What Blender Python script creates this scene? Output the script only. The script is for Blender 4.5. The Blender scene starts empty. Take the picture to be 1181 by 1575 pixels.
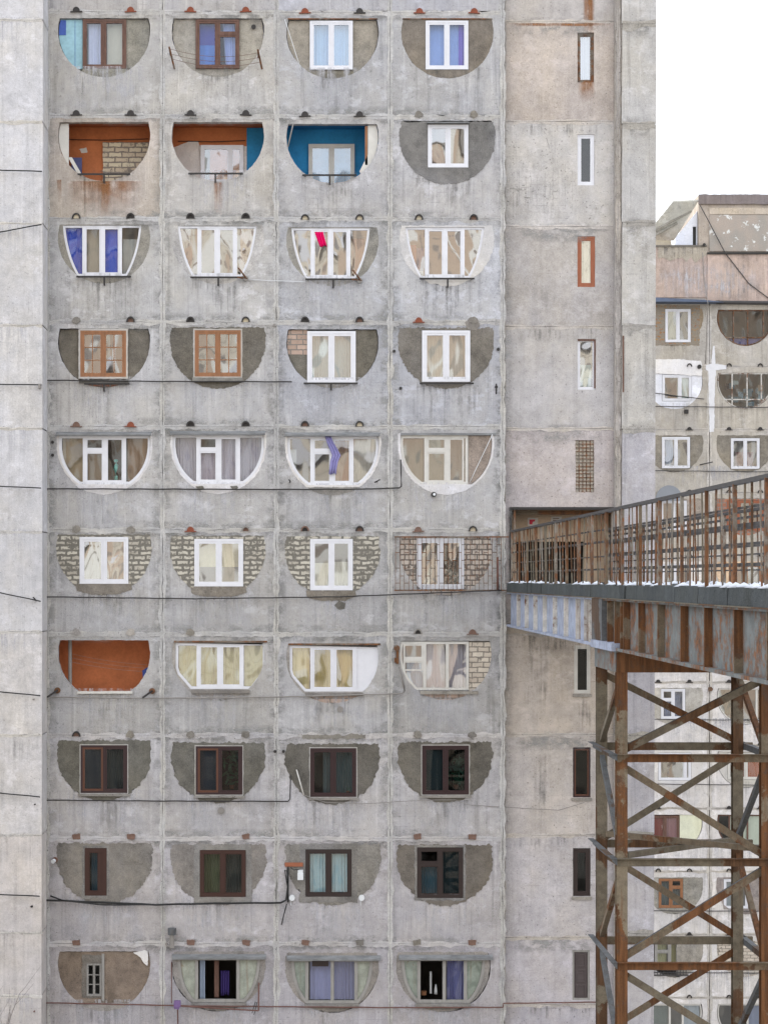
import bpy, math, random
from mathutils import Vector, Matrix
from mathutils.geometry import tessellate_polygon
from mathutils import noise as mnoise
random.seed(7)
SC = bpy.context.scene
R = math.radians

# ---------------------------------------------------------------- camera
S = 0.019            # metres per photograph pixel on the main facade
D0 = 60.0            # camera to main facade
VX, HZ = 451.0, 890.0
ZC = 26.0            # eye level above the ground
cd = bpy.data.cameras.new('camera')
cam = bpy.data.objects.new('camera', cd)
SC.collection.objects.link(cam)
cam.location = (0, -D0, ZC)
cam.rotation_euler = (R(90), 0, 0)
cd.sensor_fit = 'HORIZONTAL'
cd.sensor_width = 36
cd.lens = 36 * D0 / (1181 * S)
cd.shift_x = (590.5 - VX) / 1181
cd.shift_y = (HZ - 787.5) / 1181
cd.clip_start = 0.5
cd.clip_end = 3000
SC.camera = cam

# ---------------------------------------------------------------- sky, sun, exposure
SUN_EL, SUN_AZ = R(30), R(25)          # the sun stands behind the block, to its left
w = bpy.data.worlds.new('World'); SC.world = w; w.use_nodes = True
nt = w.node_tree; nt.nodes.clear()
def wn(t, **k):
    n = nt.nodes.new(t)
    for a, b in k.items(): setattr(n, a, b)
    return n
sky = wn('ShaderNodeTexSky', sky_type='NISHITA', sun_disc=False, sun_elevation=SUN_EL, sun_rotation=-SUN_AZ)
geo = wn('ShaderNodeTexCoord')
nz = wn('ShaderNodeTexNoise'); nz.inputs['Scale'].default_value = 2.2; nz.inputs['Detail'].default_value = 7
ramp = wn('ShaderNodeValToRGB')
ramp.color_ramp.elements[0].position = 0.30; ramp.color_ramp.elements[0].color = (0.55, 0.55, 0.55, 1)
ramp.color_ramp.elements[1].position = 0.52; ramp.color_ramp.elements[1].color = (1, 1, 1, 1)
cloud = wn('ShaderNodeRGB'); cloud.outputs[0].default_value = (9.8, 10.2, 10.9, 1)
mix = wn('ShaderNodeMixRGB')
bg = wn('ShaderNodeBackground'); bg.inputs['Strength'].default_value = 0.10
out = wn('ShaderNodeOutputWorld')
L = nt.links.new
L(geo.outputs['Generated'], nz.inputs['Vector']); L(nz.outputs['Fac'], ramp.inputs['Fac'])
L(ramp.outputs['Color'], mix.inputs['Fac']); L(sky.outputs['Color'], mix.inputs['Color1']); L(cloud.outputs[0], mix.inputs['Color2'])
L(mix.outputs['Color'], bg.inputs['Color']); L(bg.outputs[0], out.inputs['Surface'])

sl = bpy.data.lights.new('sun', 'SUN'); sl.energy = 3.0; sl.angle = R(0.5); sl.color = (1, 0.95, 0.87)
so = bpy.data.objects.new('sun', sl); SC.collection.objects.link(so)
sv = Vector((-math.sin(SUN_AZ) * math.cos(SUN_EL), math.cos(SUN_AZ) * math.cos(SUN_EL), math.sin(SUN_EL)))
so.rotation_euler = (-sv).to_track_quat('-Z', 'Y').to_euler()
so.location = sv * 80
SC.view_settings.view_transform = 'Standard'
SC.view_settings.look = 'None'
SC.view_settings.exposure = 1.2
SC.view_settings.gamma = 1
SC.cycles.use_adaptive_sampling = True
SC.cycles.max_bounces = 8
SC.cycles.diffuse_bounces = 3
SC.cycles.transparent_max_bounces = 12
SC.cycles.caustics_reflective = False
SC.cycles.caustics_refractive = False

# ---------------------------------------------------------------- helpers
def lin(r, g, b, k=1.0):
    f = lambda c: (c / 255 / 12.92 if c / 255 <= 0.04045 else ((c / 255 + 0.055) / 1.055) ** 2.4) * k
    return (f(r), f(g), f(b))
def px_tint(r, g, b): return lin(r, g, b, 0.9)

class MB:
    """collects shapes given in photograph pixels (x, y) and depth in metres behind the facade plane"""
    def __init__(s, yr=0.0):
        s.v = []; s.f = []; s.yr = yr; s.k = S * (D0 + yr) / D0
    def p(s, x, y, d): return Vector(((x - VX) * s.k, d + s.yr, ZC + (HZ - y) * s.k))
    def add(s, vs, fs):
        n = len(s.v); s.v += [Vector(v) for v in vs]; s.f += [tuple(i + n for i in f) for f in fs]
    def box(s, x0, y0, x1, y1, d0, d1):
        s.add([s.p(x, y, d) for d in (d0, d1) for y in (y0, y1) for x in (x0, x1)],
              [(0, 1, 3, 2), (4, 6, 7, 5), (0, 4, 5, 1), (2, 3, 7, 6), (0, 2, 6, 4), (1, 5, 7, 3)])
    def mbox(s, x0, x1, y0, y1, z0, z1):
        s.add([(x, y, z) for y in (y0, y1) for z in (z0, z1) for x in (x0, x1)],
              [(0, 1, 3, 2), (4, 6, 7, 5), (0, 4, 5, 1), (2, 3, 7, 6), (0, 2, 6, 4), (1, 5, 7, 3)])
    def prism(s, outer, d0, d1, holes=(), back=True):
        loops = [list(outer)] + [list(h) for h in holes]
        flat = [q for l in loops for q in l]
        tri = tessellate_polygon([[Vector((q[0], -q[1], 0)) for q in l] for l in loops])
        n = len(flat)
        vs = [s.p(q[0], q[1], d0) for q in flat] + [s.p(q[0], q[1], d1) for q in flat]
        fs = [t for t in tri]
        if back: fs += [tuple(i + n for i in reversed(t)) for t in tri]
        o = 0
        for l in loops:
            m = len(l)
            for i in range(m):
                j = (i + 1) % m
                fs.append((o + i, o + j, o + j + n, o + i + n))
            o += m
        s.add(vs, fs)
    def sheet(s, poly, d):
        tri = tessellate_polygon([[Vector((q[0], -q[1], 0)) for q in poly]])
        s.add([s.p(q[0], q[1], d) for q in poly], tri)
    def quad(s, pts): s.add([s.p(*q) for q in pts], [tuple(range(len(pts)))])
    def tube(s, pts, r, n=6, metres=False, r2=None):
        P = [Vector(q) if metres else s.p(*q) for q in pts]
        m = len(P); vs = []; fs = []
        for i, c in enumerate(P):
            t = (P[min(i + 1, m - 1)] - P[max(i - 1, 0)]).normalized()
            a = t.cross(Vector((0, 0, 1)))
            if a.length < 1e-3: a = t.cross(Vector((1, 0, 0)))
            a.normalize(); b = t.cross(a)
            rr = r if r2 is None else r + (r2 - r) * i / (m - 1)
            vs += [c + (a * math.cos(2 * math.pi * j / n) + b * math.sin(2 * math.pi * j / n)) * rr for j in range(n)]
        for i in range(m - 1):
            for j in range(n):
                k = (j + 1) % n
                fs.append((i * n + j, i * n + k, (i + 1) * n + k, (i + 1) * n + j))
        fs.append(tuple(range(n))); fs.append(tuple((m - 1) * n + j for j in range(n)))
        s.add(vs, fs)
    def beam(s, p, q, wd, ht, up=(0, 0, 1)):
        p, q = Vector(p), Vector(q); t = (q - p).normalized()
        a = t.cross(Vector(up))
        if a.length < 1e-3: a = t.cross(Vector((0, 1, 0)))
        a.normalize(); b = a.cross(t)
        vs = [c + a * sx * wd / 2 + b * sz * ht / 2 for c in (p, q) for sz in (-1, 1) for sx in (-1, 1)]
        s.add(vs, [(0, 1, 3, 2), (4, 6, 7, 5), (0, 4, 5, 1), (2, 3, 7, 6), (0, 2, 6, 4), (1, 5, 7, 3)])
    def disc(s, c, axis, r, depth, n=14, rz=None):
        c = s.p(*c); axis = Vector(axis).normalized()
        a = axis.cross(Vector((0, 0, 1)))
        if a.length < 1e-3: a = Vector((1, 0, 0))
        a.normalize(); b = a.cross(axis)
        vs = [c + axis * dd + (a * math.cos(2 * math.pi * j / n) + b * math.sin(2 * math.pi * j / n)) * r for dd in (0, depth) for j in range(n)]
        fs = [(j, (j + 1) % n, n + (j + 1) % n, n + j) for j in range(n)] + [tuple(range(n)), tuple(range(n, 2 * n))]
        s.add(vs, fs)
    def build(s, name, m, parent=None, tint=None, smooth=False, label=None):
        off = Vector((0, 0, 0)); q = parent
        while q is not None: off += q.location; q = q.parent
        me = bpy.data.meshes.new(name)
        me.from_pydata([v - off for v in s.v], [], s.f)
        me.materials.append(m)
        import bmesh
        b = bmesh.new(); b.from_mesh(me); bmesh.ops.recalc_face_normals(b, faces=b.faces); b.to_mesh(me); b.free()
        if tint is not None:
            ca = me.color_attributes.new('tint', 'FLOAT_COLOR', 'POINT')
            ca.data.foreach_set('color', [c for _ in me.vertices for c in (*tint, 1.0)])
        if smooth: me.polygons.foreach_set('use_smooth', [True] * len(me.polygons))
        o = bpy.data.objects.new(name, me); SC.collection.objects.link(o); o.parent = parent
        if label: o['label'] = label
        return o

def thing(name, label, cat, loc=(0, 0, 0), group=None):
    o = bpy.data.objects.new(name, None); SC.collection.objects.link(o)
    o.location = loc; o.empty_display_size = 0.2
    o['label'] = label; o['category'] = cat
    if group: o['group'] = group
    return o
def tag(o, label, cat, group=None):
    o['label'] = label; o['category'] = cat
    if group: o['group'] = group
    return o
def dup(o, parent):
    c = o.copy(); SC.collection.objects.link(c); c.parent = parent
    for ch in list(o.children): dup(ch, c)
    return c

def jag(poly, amp, step=3.0, seed=0.0, closed=True):
    """rough broken edge: resample a polygon and push its points about"""
    out = []; n = len(poly)
    for i in range(n if closed else n - 1):
        a, b = poly[i], poly[(i + 1) % n]
        L_ = math.hypot(b[0] - a[0], b[1] - a[1]); m = max(1, int(L_ / step))
        tx, ty = ((b[0] - a[0]) / L_, (b[1] - a[1]) / L_) if L_ > 0 else (0, 0)
        for k in range(m):
            t = k / m
            x, y = a[0] + (b[0] - a[0]) * t, a[1] + (b[1] - a[1]) * t
            d = mnoise.noise(Vector((x * 0.09, y * 0.09, seed))) * 1.1 + mnoise.noise(Vector((x * 0.35, y * 0.35, seed + 9))) * 0.9 + random.uniform(-.35, .35)
            out.append((x - ty * d * amp, y + tx * d * amp))
    if not closed: out.append(poly[-1])
    return out
def clipx(poly, lo=None, hi=None):
    for lim, sg in ((lo, 1), (hi, -1)):
        if lim is None: continue
        o = []
        for i in range(len(poly)):
            a, b = poly[i], poly[(i + 1) % len(poly)]
            ia, ib = (a[0] - lim) * sg >= 0, (b[0] - lim) * sg >= 0
            if ia: o.append(a)
            if ia != ib:
                t = (lim - a[0]) / (b[0] - a[0]); o.append((lim, a[1] + (b[1] - a[1]) * t))
        poly = o
    return poly
def clipy(poly, lo=None, hi=None):
    return [(b, a) for a, b in clipx([(q[1], q[0]) for q in poly], lo, hi)]
def dhole(cx, top, rad=71.0, dy=20.0, bot=None, k=1.0, n=26):
    """the round-bellied opening: a circle cut off flat at the top (and sometimes at the bottom)"""
    rad *= k; cy = top + dy * k
    a0 = math.asin(min(1, dy * k / rad)); pts = []
    for i in range(n + 1):
        a = -a0 + (math.pi + 2 * a0) * i / n
        pts.append((cx + rad * math.cos(a), cy + rad * math.sin(a)))
    if bot is not None: pts = clipy(pts, None, bot)
    return pts
def dglaze(cx, top, ht, bot, hb, cdx, cdy, n=10):
    r = []
    for i in range(n + 1):
        t = i / n
        x = (1 - t) ** 2 * ht + 2 * t * (1 - t) * cdx + t * t * hb
        y = (1 - t) ** 2 * top + 2 * t * (1 - t) * (top + cdy) + t * t * bot
        r.append((x, y))
    return [(cx + x, y) for x, y in r] + [(cx - x, y) for x, y in reversed(r)]
def inset(poly, d):
    n = len(poly); ar = sum(poly[i][0] * poly[(i + 1) % n][1] - poly[(i + 1) % n][0] * poly[i][1] for i in range(n))
    sg = 1 if ar > 0 else -1; out = []
    for i in range(n):
        a, b, c = poly[i - 1], poly[i], poly[(i + 1) % n]
        n1 = (-(b[1] - a[1]), b[0] - a[0]); n2 = (-(c[1] - b[1]), c[0] - b[0])
        l1, l2 = math.hypot(*n1) or 1, math.hypot(*n2) or 1
        n1 = (n1[0] / l1, n1[1] / l1); n2 = (n2[0] / l2, n2[1] / l2)
        m = (n1[0] + n2[0], n1[1] + n2[1]); q = max(0.35, 1 + n1[0] * n2[0] + n1[1] * n2[1])
        out.append((b[0] + sg * d * m[0] / q, b[1] + sg * d * m[1] / q))
    return out
def rect(x0, y0, x1, y1): return [(x0, y0), (x1, y0), (x1, y1), (x0, y1)]
def span_y(poly, x):
    ys = []
    for i in range(len(poly)):
        a, b = poly[i], poly[(i + 1) % len(poly)]
        if (a[0] - x) * (b[0] - x) < 0: ys.append(a[1] + (b[1] - a[1]) * (x - a[0]) / (b[0] - a[0]))
    return (min(ys), max(ys)) if ys else (0, 0)
# ---------------------------------------------------------------- materials
class NT:
    def __init__(s, name):
        s.m = bpy.data.materials.new(name); s.m.use_nodes = True
        s.t = s.m.node_tree; s.t.nodes.clear()
        s.out = s.t.nodes.new('ShaderNodeOutputMaterial')
        s.tc = s.t.nodes.new('ShaderNodeTexCoord').outputs['Object']
    def l(s, a, b): s.t.links.new(a, b)
    def set(s, sock, v):
        if hasattr(v, 'is_linked') or isinstance(v, bpy.types.NodeSocket): s.l(v, sock)
        elif isinstance(v, (tuple, list)): sock.default_value = (*v, 1.0) if len(v) == 3 and sock.type == 'RGBA' else v
        else: sock.default_value = v
    def mapv(s, sc, rot=(0, 0, 0), loc=(0, 0, 0)):
        n = s.t.nodes.new('ShaderNodeMapping'); n.inputs['Scale'].default_value = sc
        n.inputs['Rotation'].default_value = rot; n.inputs['Location'].default_value = loc
        s.l(s.tc, n.inputs['Vector']); return n.outputs[0]
    def noise(s, scale, detail=4, rough=0.55, vec=None, dist=0.0):
        n = s.t.nodes.new('ShaderNodeTexNoise')
        n.inputs['Scale'].default_value = scale; n.inputs['Detail'].default_value = detail
        n.inputs['Roughness'].default_value = rough; n.inputs['Distortion'].default_value = dist
        s.l(vec if vec is not None else s.tc, n.inputs['Vector']); return n.outputs['Fac']
    def step(s, v, a, b, lo=0.0, hi=1.0):
        n = s.t.nodes.new('ShaderNodeMapRange'); n.interpolation_type = 'SMOOTHSTEP'
        for i, x in enumerate((a, b, lo, hi)): n.inputs[i + 1].default_value = x
        s.l(v, n.inputs[0]); return n.outputs[0]
    def math(s, op, a, b=0.0, c=0.0):
        n = s.t.nodes.new('ShaderNodeMath'); n.operation = op
        s.set(n.inputs[0], a); s.set(n.inputs[1], b); s.set(n.inputs[2], c); return n.outputs[0]
    def mix(s, f, a, b, mode='MIX'):
        n = s.t.nodes.new('ShaderNodeMixRGB'); n.blend_type = mode
        s.set(n.inputs[0], f); s.set(n.inputs[1], a); s.set(n.inputs[2], b); return n.outputs[0]
    def scale(s, col, f):
        n = s.t.nodes.new('ShaderNodeVectorMath'); n.operation = 'SCALE'
        s.l(col, n.inputs[0]); s.set(n.inputs['Scale'], f); return n.outputs[0]
    def tint(s):
        n = s.t.nodes.new('ShaderNodeVertexColor'); n.layer_name = 'tint'; return n.outputs[0]
    def bump(s, h, strength=0.4, dist=0.01):
        n = s.t.nodes.new('ShaderNodeBump'); n.inputs['Strength'].default_value = strength
        n.inputs['Distance'].default_value = dist; s.l(h, n.inputs['Height']); return n.outputs[0]
    def bsdf(s, col, rough=0.9, normal=None, spec=0.25, metal=0.0):
        n = s.t.nodes.new('ShaderNodeBsdfPrincipled')
        s.set(n.inputs['Base Color'], col); s.set(n.inputs['Roughness'], rough)
        n.inputs['Specular IOR Level'].default_value = spec; s.set(n.inputs['Metallic'], metal)
        if normal is not None: s.l(normal, n.inputs['Normal'])
        s.l(n.outputs[0], s.out.inputs[0]); return n
    def brick(s, c1, c2, mortar, w, h, ms, vec, offset=0.5, bias=0.0, smooth=0.1):
        n = s.t.nodes.new('ShaderNodeTexBrick'); n.offset = offset
        for k, v in (('Color1', c1), ('Color2', c2), ('Mortar', mortar)): s.set(n.inputs[k], v)
        for k, v in (('Scale', 1.0), ('Mortar Size', ms), ('Mortar Smooth', smooth), ('Bias', bias), ('Brick Width', w), ('Row Height', h)): n.inputs[k].default_value = v
        s.l(vec, n.inputs['Vector']); return n.outputs['Color'], n.outputs['Fac']
    def xz(s, distort=0.0, dscale=6.0):
        sep = s.t.nodes.new('ShaderNodeSeparateXYZ'); s.l(s.tc, sep.inputs[0])
        c = s.t.nodes.new('ShaderNodeCombineXYZ')
        x, z = s.math('ADD', sep.outputs[0], sep.outputs[1]), sep.outputs[2]
        if distort:
            x = s.math('ADD', x, s.math('MULTIPLY', s.math('SUBTRACT', s.noise(dscale, 3), 0.5), distort))
            z = s.math('ADD', z, s.math('MULTIPLY', s.math('SUBTRACT', s.noise(dscale * 1.3, 3), 0.5), distort))
        s.l(x, c.inputs[0]); s.l(z, c.inputs[1]); return c.outputs[0]

def concrete(name, var=1.0, white=0.75, streak=0.8, pits=0.5, grid=0.22, bump=0.5, stain=0.4):
    n = NT(name); t = n.tint()
    oi = n.t.nodes.new('ShaderNodeObjectInfo'); cx_ = n.t.nodes.new('ShaderNodeCombineXYZ')
    for q in range(3): n.l(n.math('MULTIPLY', oi.outputs['Random'], (83.0, 47.0, 131.0)[q]), cx_.inputs[q])
    va = n.t.nodes.new('ShaderNodeVectorMath'); va.operation = 'ADD'; n.l(n.tc, va.inputs[0]); n.l(cx_.outputs[0], va.inputs[1])
    raw = n.tc; n.tc = va.outputs[0]
    n1 = n.noise(0.45, 7, 0.62); n2 = n.noise(2.6, 9, 0.68); n3 = n.noise(38, 4, 0.6); n4 = n.noise(9, 6, 0.7)
    f = n.math('ADD', 1.0, n.math('MULTIPLY', n.math('SUBTRACT', n1, 0.5), 0.75 * var))
    f = n.math('ADD', f, n.math('MULTIPLY', n.math('SUBTRACT', n2, 0.5), 0.8 * var))
    f = n.math('ADD', f, n.math('MULTIPLY', n.math('SUBTRACT', n3, 0.5), 0.85 * var))
    f = n.math('ADD', f, n.math('MULTIPLY', n.math('SUBTRACT', n4, 0.5), 0.42 * var))
    st = n.step(n.noise(1.0, 5, 0.6, n.mapv((5.5, 5.5, 0.22))), 0.53, 0.68)
    st2 = n.step(n.noise(1.0, 6, 0.65, n.mapv((8, 8, 0.35), loc=(5, 3, 1))), 0.56, 0.66)
    f = n.math('MULTIPLY', f, n.math('SUBTRACT', 1.0, n.math('MULTIPLY', st, 0.24 * streak)))
    f = n.math('MULTIPLY', f, n.math('ADD', 1.0, n.math('MULTIPLY', st2, 0.20 * streak)))
    if grid:
        _, fac = n.brick((1, 1, 1), (1, 1, 1), (0, 0, 0), 0.62, 0.30, 0.012, n.xz(0.03, 3), offset=0.0)
        gm = n.math('MULTIPLY', fac, n.step(n.noise(0.9, 7, .7), 0.53, 0.68))
        f = n.math('MULTIPLY', f, n.math('SUBTRACT', 1.0, n.math('MULTIPLY', gm, grid)))
    if pits:
        pm = n.step(n.noise(17, 2, 0.5), 0.66, 0.72)
        f = n.math('MULTIPLY', f, n.math('SUBTRACT', 1.0, n.math('MULTIPLY', pm, pits)))
    hue = n.step(n.noise(0.7, 6, 0.6, n.mapv((1, 1, 0.7), loc=(7, 7, 7))), 0.36, 0.64)
    col = n.mix(hue, n.mix(1.0, t, (0.985, 0.985, 1.03), 'MULTIPLY'), n.mix(1.0, t, (1.02, 0.995, 0.975), 'MULTIPLY'))
    col = n.scale(col, f)
    if white:
        wm = n.math('MULTIPLY', n.step(n.noise(1.3, 12, 0.8, n.mapv((1, 1, 1.4), loc=(3, 1, 8))), 0.52, 0.60), n.step(n.noise(0.5, 3, 0.5, n.mapv((1, 1, 1), loc=(1, 4, 2))), 0.38, 0.55))
        col = n.mix(n.math('MULTIPLY', wm, white), col, n.scale(n.mix(1.0, t, (1.0, 1.0, 1.06), 'MULTIPLY'), n.math('ADD', 1.05, n.math('MULTIPLY', n.math('ADD', n2, n.math('MULTIPLY', n.math('SUBTRACT', n3, 0.5), 1.2)), 0.55))))
    dm = n.math('MULTIPLY', n.step(n.noise(1.1, 12, 0.76, n.mapv((1, 1, 0.8), loc=(13, 21, 5))), 0.53, 0.62), 0.11 * var)
    col = n.scale(col, n.math('SUBTRACT', 1.0, dm))
    if stain:
        sm = n.math('MULTIPLY', n.step(n.noise(1.0, 8, 0.7, n.mapv((2.6, 2.6, 0.28), loc=(9, 2, 4))), 0.58, 0.74), n.step(n4, 0.42, 0.6))
        col = n.mix(n.math('MULTIPLY', sm, stain), col, (0.13, 0.115, 0.095))
    h = n.math('ADD', n.math('MULTIPLY', n2, 0.8), n.math('ADD', n.math('MULTIPLY', n3, 0.5), n.math('MULTIPLY', n4, 0.5)))
    n.bsdf(col, 0.92, n.bump(h, bump, 0.03), 0.15)
    return n.m

def simple(name, col, rough=0.6, var=0.25, sc=3.0, spec=0.3, bump=0.15, metal=0.0, fine=0.3, stretch=(1, 1, 1)):
    n = NT(name)
    v = n.mapv(stretch)
    a = n.noise(sc, 7, 0.62, v); b = n.noise(sc * 9, 4, 0.6, v)
    f = n.math('ADD', 1.0, n.math('ADD', n.math('MULTIPLY', n.math('SUBTRACT', a, 0.5), 2 * var), n.math('MULTIPLY', n.math('SUBTRACT', b, 0.5), 2 * var * fine)))
    rgb = n.t.nodes.new('ShaderNodeRGB'); rgb.outputs[0].default_value = (*col, 1)
    n.bsdf(n.scale(rgb.outputs[0], f), rough, n.bump(n.math('ADD', a, n.math('MULTIPLY', b, 0.4)), bump, 0.01), spec, metal)
    return n.m
def tinted(name, rough=0.7, var=0.25, sc=3.0, spec=0.3, bump=0.2, stretch=(1, 1, 1)):
    n = NT(name); v = n.mapv(stretch)
    a = n.noise(sc, 7, 0.62, v); b = n.noise(sc * 8, 4, 0.6, v)
    f = n.math('ADD', 1.0, n.math('ADD', n.math('MULTIPLY', n.math('SUBTRACT', a, 0.5), 2 * var), n.math('MULTIPLY', n.math('SUBTRACT', b, 0.5), 0.7 * var)))
    n.bsdf(n.scale(n.tint(), f), rough, n.bump(n.math('ADD', a, n.math('MULTIPLY', b, 0.4)), bump, 0.01), spec)
    return n.m
def member(name, paint, rust, amt=0.5, runs=0.5):
    # rolled steel: long runs of bare rust and of faded paint with hard limits, dirt and fine scale on both
    n = NT(name)
    oi = n.t.nodes.new('ShaderNodeObjectInfo'); cx_ = n.t.nodes.new('ShaderNodeCombineXYZ')
    for q in range(3): n.l(n.math('MULTIPLY', oi.outputs['Random'], (43.0, 17.0, 71.0)[q]), cx_.inputs[q])
    va = n.t.nodes.new('ShaderNodeVectorMath'); va.operation = 'ADD'; n.l(n.tc, va.inputs[0]); n.l(cx_.outputs[0], va.inputs[1]); n.tc = va.outputs[0]
    big = n.noise(.75, 2, .4); sm = n.noise(5, 9, .72); fine = n.noise(45, 4); run = n.noise(1.0, 6, .65, n.mapv((11, 11, .8)))
    v = n.math('ADD', n.math('MULTIPLY', big, .8), n.math('MULTIPLY', sm, .2))
    m = n.step(v, .60 - .2 * amt, .625 - .2 * amt)
    r = n.mix(n.step(run, .36, .66), tuple(q * .52 for q in rust), rust); r = n.mix(n.step(sm, .5, .7), r, (0.085, 0.055, 0.04))
    p = n.mix(n.step(sm, .36, .64), paint, tuple(q * .66 for q in paint)); p = n.mix(n.math('MULTIPLY', n.step(run, .5, .68), runs), p, tuple(q * .8 for q in rust))
    col = n.scale(n.mix(m, p, r), n.math('ADD', .68, n.math('MULTIPLY', fine, .64)))
    n.bsdf(col, .78, n.bump(n.math('ADD', sm, n.math('MULTIPLY', fine, .5)), .45, .012), .25)
    return n.m
def rusty(name, paint, rust_amt=0.5, paint_rough=0.55, zscale=1.0):
    n = NT(name)
    big = n.noise(1.3, 9, 0.72, n.mapv((1, 1, zscale))); sm = n.noise(7, 8, 0.7); fine = n.noise(40, 4)
    m = n.step(n.math('ADD', n.math('MULTIPLY', big, 0.7), n.math('MULTIPLY', sm, 0.3)), 0.57 - 0.20 * rust_amt, 0.67 - 0.20 * rust_amt)
    r = n.mix(n.step(sm, 0.38, 0.62), (0.050, 0.029, 0.019), (0.185, 0.076, 0.030))
    r = n.mix(n.step(n.noise(3.2, 6, 0.7), 0.50, 0.66), r, (0.105, 0.060, 0.036))
    p = n.scale(n.mix(n.step(n.noise(4, 6), 0.35, 0.65), paint, tuple(c * 0.72 for c in paint)), n.math('ADD', 0.75, n.math('MULTIPLY', fine, 0.5)))
    st = n.step(n.noise(1.0, 6, 0.7, n.mapv((7, 7, 0.4))), 0.52, 0.70)
    p = n.mix(n.math('MULTIPLY', st, 0.55), p, (0.17, 0.085, 0.04))
    n.bsdf(n.mix(m, p, r), 0.75, n.bump(n.math('ADD', sm, n.math('MULTIPLY', fine, 0.5)), 0.5, 0.012), 0.3)
    return n.m
def glass(name, refl, tint=(0.86, 0.9, 0.9), wave=1.0, wsc=1.6, dirt=0.05):
    n = NT(name)
    h = n.noise(wsc, 0.6, 0.4, n.mapv((1.2, 1.2, 0.55), rot=(0, 0.5, 0)), 0.25)
    nm = n.bump(h, 1.0, 0.028 * wave) if wave else None
    tr = n.t.nodes.new('ShaderNodeBsdfTransparent'); tr.inputs[0].default_value = (*tint, 1)
    gl = n.t.nodes.new('ShaderNodeBsdfGlossy'); gl.inputs['Roughness'].default_value = 0.02; gl.inputs['Color'].default_value = (0.95, 0.96, 0.97, 1)
    if nm: n.l(nm, gl.inputs['Normal'])
    mx = n.t.nodes.new('ShaderNodeMixShader'); mx.inputs[0].default_value = refl
    n.l(tr.outputs[0], mx.inputs[1]); n.l(gl.outputs[0], mx.inputs[2])
    df = n.t.nodes.new('ShaderNodeBsdfDiffuse'); df.inputs[0].default_value = (0.42, 0.42, 0.4, 1)
    m2 = n.t.nodes.new('ShaderNodeMixShader'); n.l(n.math('MULTIPLY', n.step(n.noise(5, 6, 0.7), 0.4, 0.7), dirt), m2.inputs[0])
    n.l(mx.outputs[0], m2.inputs[1]); n.l(df.outputs[0], m2.inputs[2]); n.l(m2.outputs[0], n.out.inputs[0])
    return n.m
def brickmat(name, c1, c2, mortar, w, h, ms, dist=0.05, smear=0.35, offset=0.5, rough_edge=6.0):
    n = NT(name)
    c, fac = n.brick(c1, c2, mortar, w, h, ms, n.xz(dist, rough_edge), offset)
    a = n.noise(9, 7, 0.7); b = n.noise(2.4, 5, 0.6)
    c = n.scale(c, n.math('ADD', 0.72, n.math('MULTIPLY', a, 0.56)))
    sm = n.step(n.math('ADD', n.math('MULTIPLY', a, 0.55), n.math('MULTIPLY', b, 0.45)), 0.58 - 0.16 * smear, 0.62 - 0.1 * smear)
    mcol = n.scale(n.mix(0.0, mortar, mortar), n.math('ADD', 0.6, n.math('MULTIPLY', n.noise(30, 4), 0.8)))
    c = n.mix(n.math('MULTIPLY', sm, 1.0 if smear else 0.0), c, mcol)
    hgt = n.math('SUBTRACT', n.math('MULTIPLY', a, 0.4), fac)
    n.bsdf(c, 0.92, n.bump(hgt, 0.7, 0.02), 0.15)
    return n.m

M = {}
M['conc'] = concrete('concrete_panel', var=0.75, pits=0.35, stain=0.3)
M['wing'] = concrete('pale_concrete', var=0.75, white=0.5, streak=0.5, grid=0.12, pits=0.3, stain=0.35)
M['bay'] = concrete('bay_concrete', var=0.85, white=0.5, streak=0.35, grid=0.25, pits=0.5, stain=0.35)
M['joint'] = concrete('joint_mortar', var=1.15, white=0.45, streak=0.25, grid=0, pits=0.6, bump=0.9, stain=0.35)
M['plaster'] = concrete('patch_plaster', var=1.6, white=0.0, streak=0.25, grid=0, pits=0.25, bump=0.6, stain=0.25)
M['limed'] = concrete('white_lime', var=0.45, white=0.5, streak=0.2, grid=0, pits=0.3, bump=0.7, stain=0.2)
M['dark_gap'] = simple('dark_backing', (0.05, 0.048, 0.045), 0.95)
M['room'] = tinted('room_plaster', 0.9, 0.12)
M['paint'] = tinted('wall_paint', 0.75, 0.42, 1.9)
M['cloth'] = tinted('cloth', 0.9, 0.16, 2.5, 0.1, 0.3, (1, 1, 0.4))
M['pvc'] = simple('white_pvc', (0.60, 0.605, 0.64), 0.4, 0.13, 3.5, 0.4, 0.03)
M['oldwhite'] = simple('old_white_paint', (0.52, 0.505, 0.47), 0.6, 0.2, 4, 0.3, 0.15)
M['greywood'] = simple('weathered_grey_wood', (0.26, 0.25, 0.235), 0.8, 0.4, 3, 0.2, 0.4, stretch=(3, 3, 0.7))
M['wood'] = simple('orange_wood', (0.25, 0.118, 0.058), 0.65, 0.5, 4, 0.3, 0.25, stretch=(3, 3, 0.6))
M['oldwood'] = simple('peeling_brown_wood', (0.125, 0.072, 0.056), 0.75, 0.8, 6, 0.2, 0.4, stretch=(3, 3, 0.6))
M['redwood'] = simple('red_brown_wood', (0.27, 0.095, 0.05), 0.65, 0.35, 4, 0.3, 0.2, stretch=(3, 3, 0.6))
M['maroon'] = simple('maroon_frame', (0.021, 0.006, 0.008), 0.45, 0.2, 3, 0.4, 0.05)
M['orangeframe'] = simple('orange_brown_bead', (0.085, 0.03, 0.016), 0.5, 0.2, 3, 0.4, 0.05)
M['brownframe'] = simple('brown_frame', (0.034, 0.010, 0.006), 0.5, 0.2, 3, 0.4, 0.05)
M['darkframe'] = simple('dark_frame', (0.020, 0.011, 0.010), 0.5, 0.2, 3, 0.4, 0.05)
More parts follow.
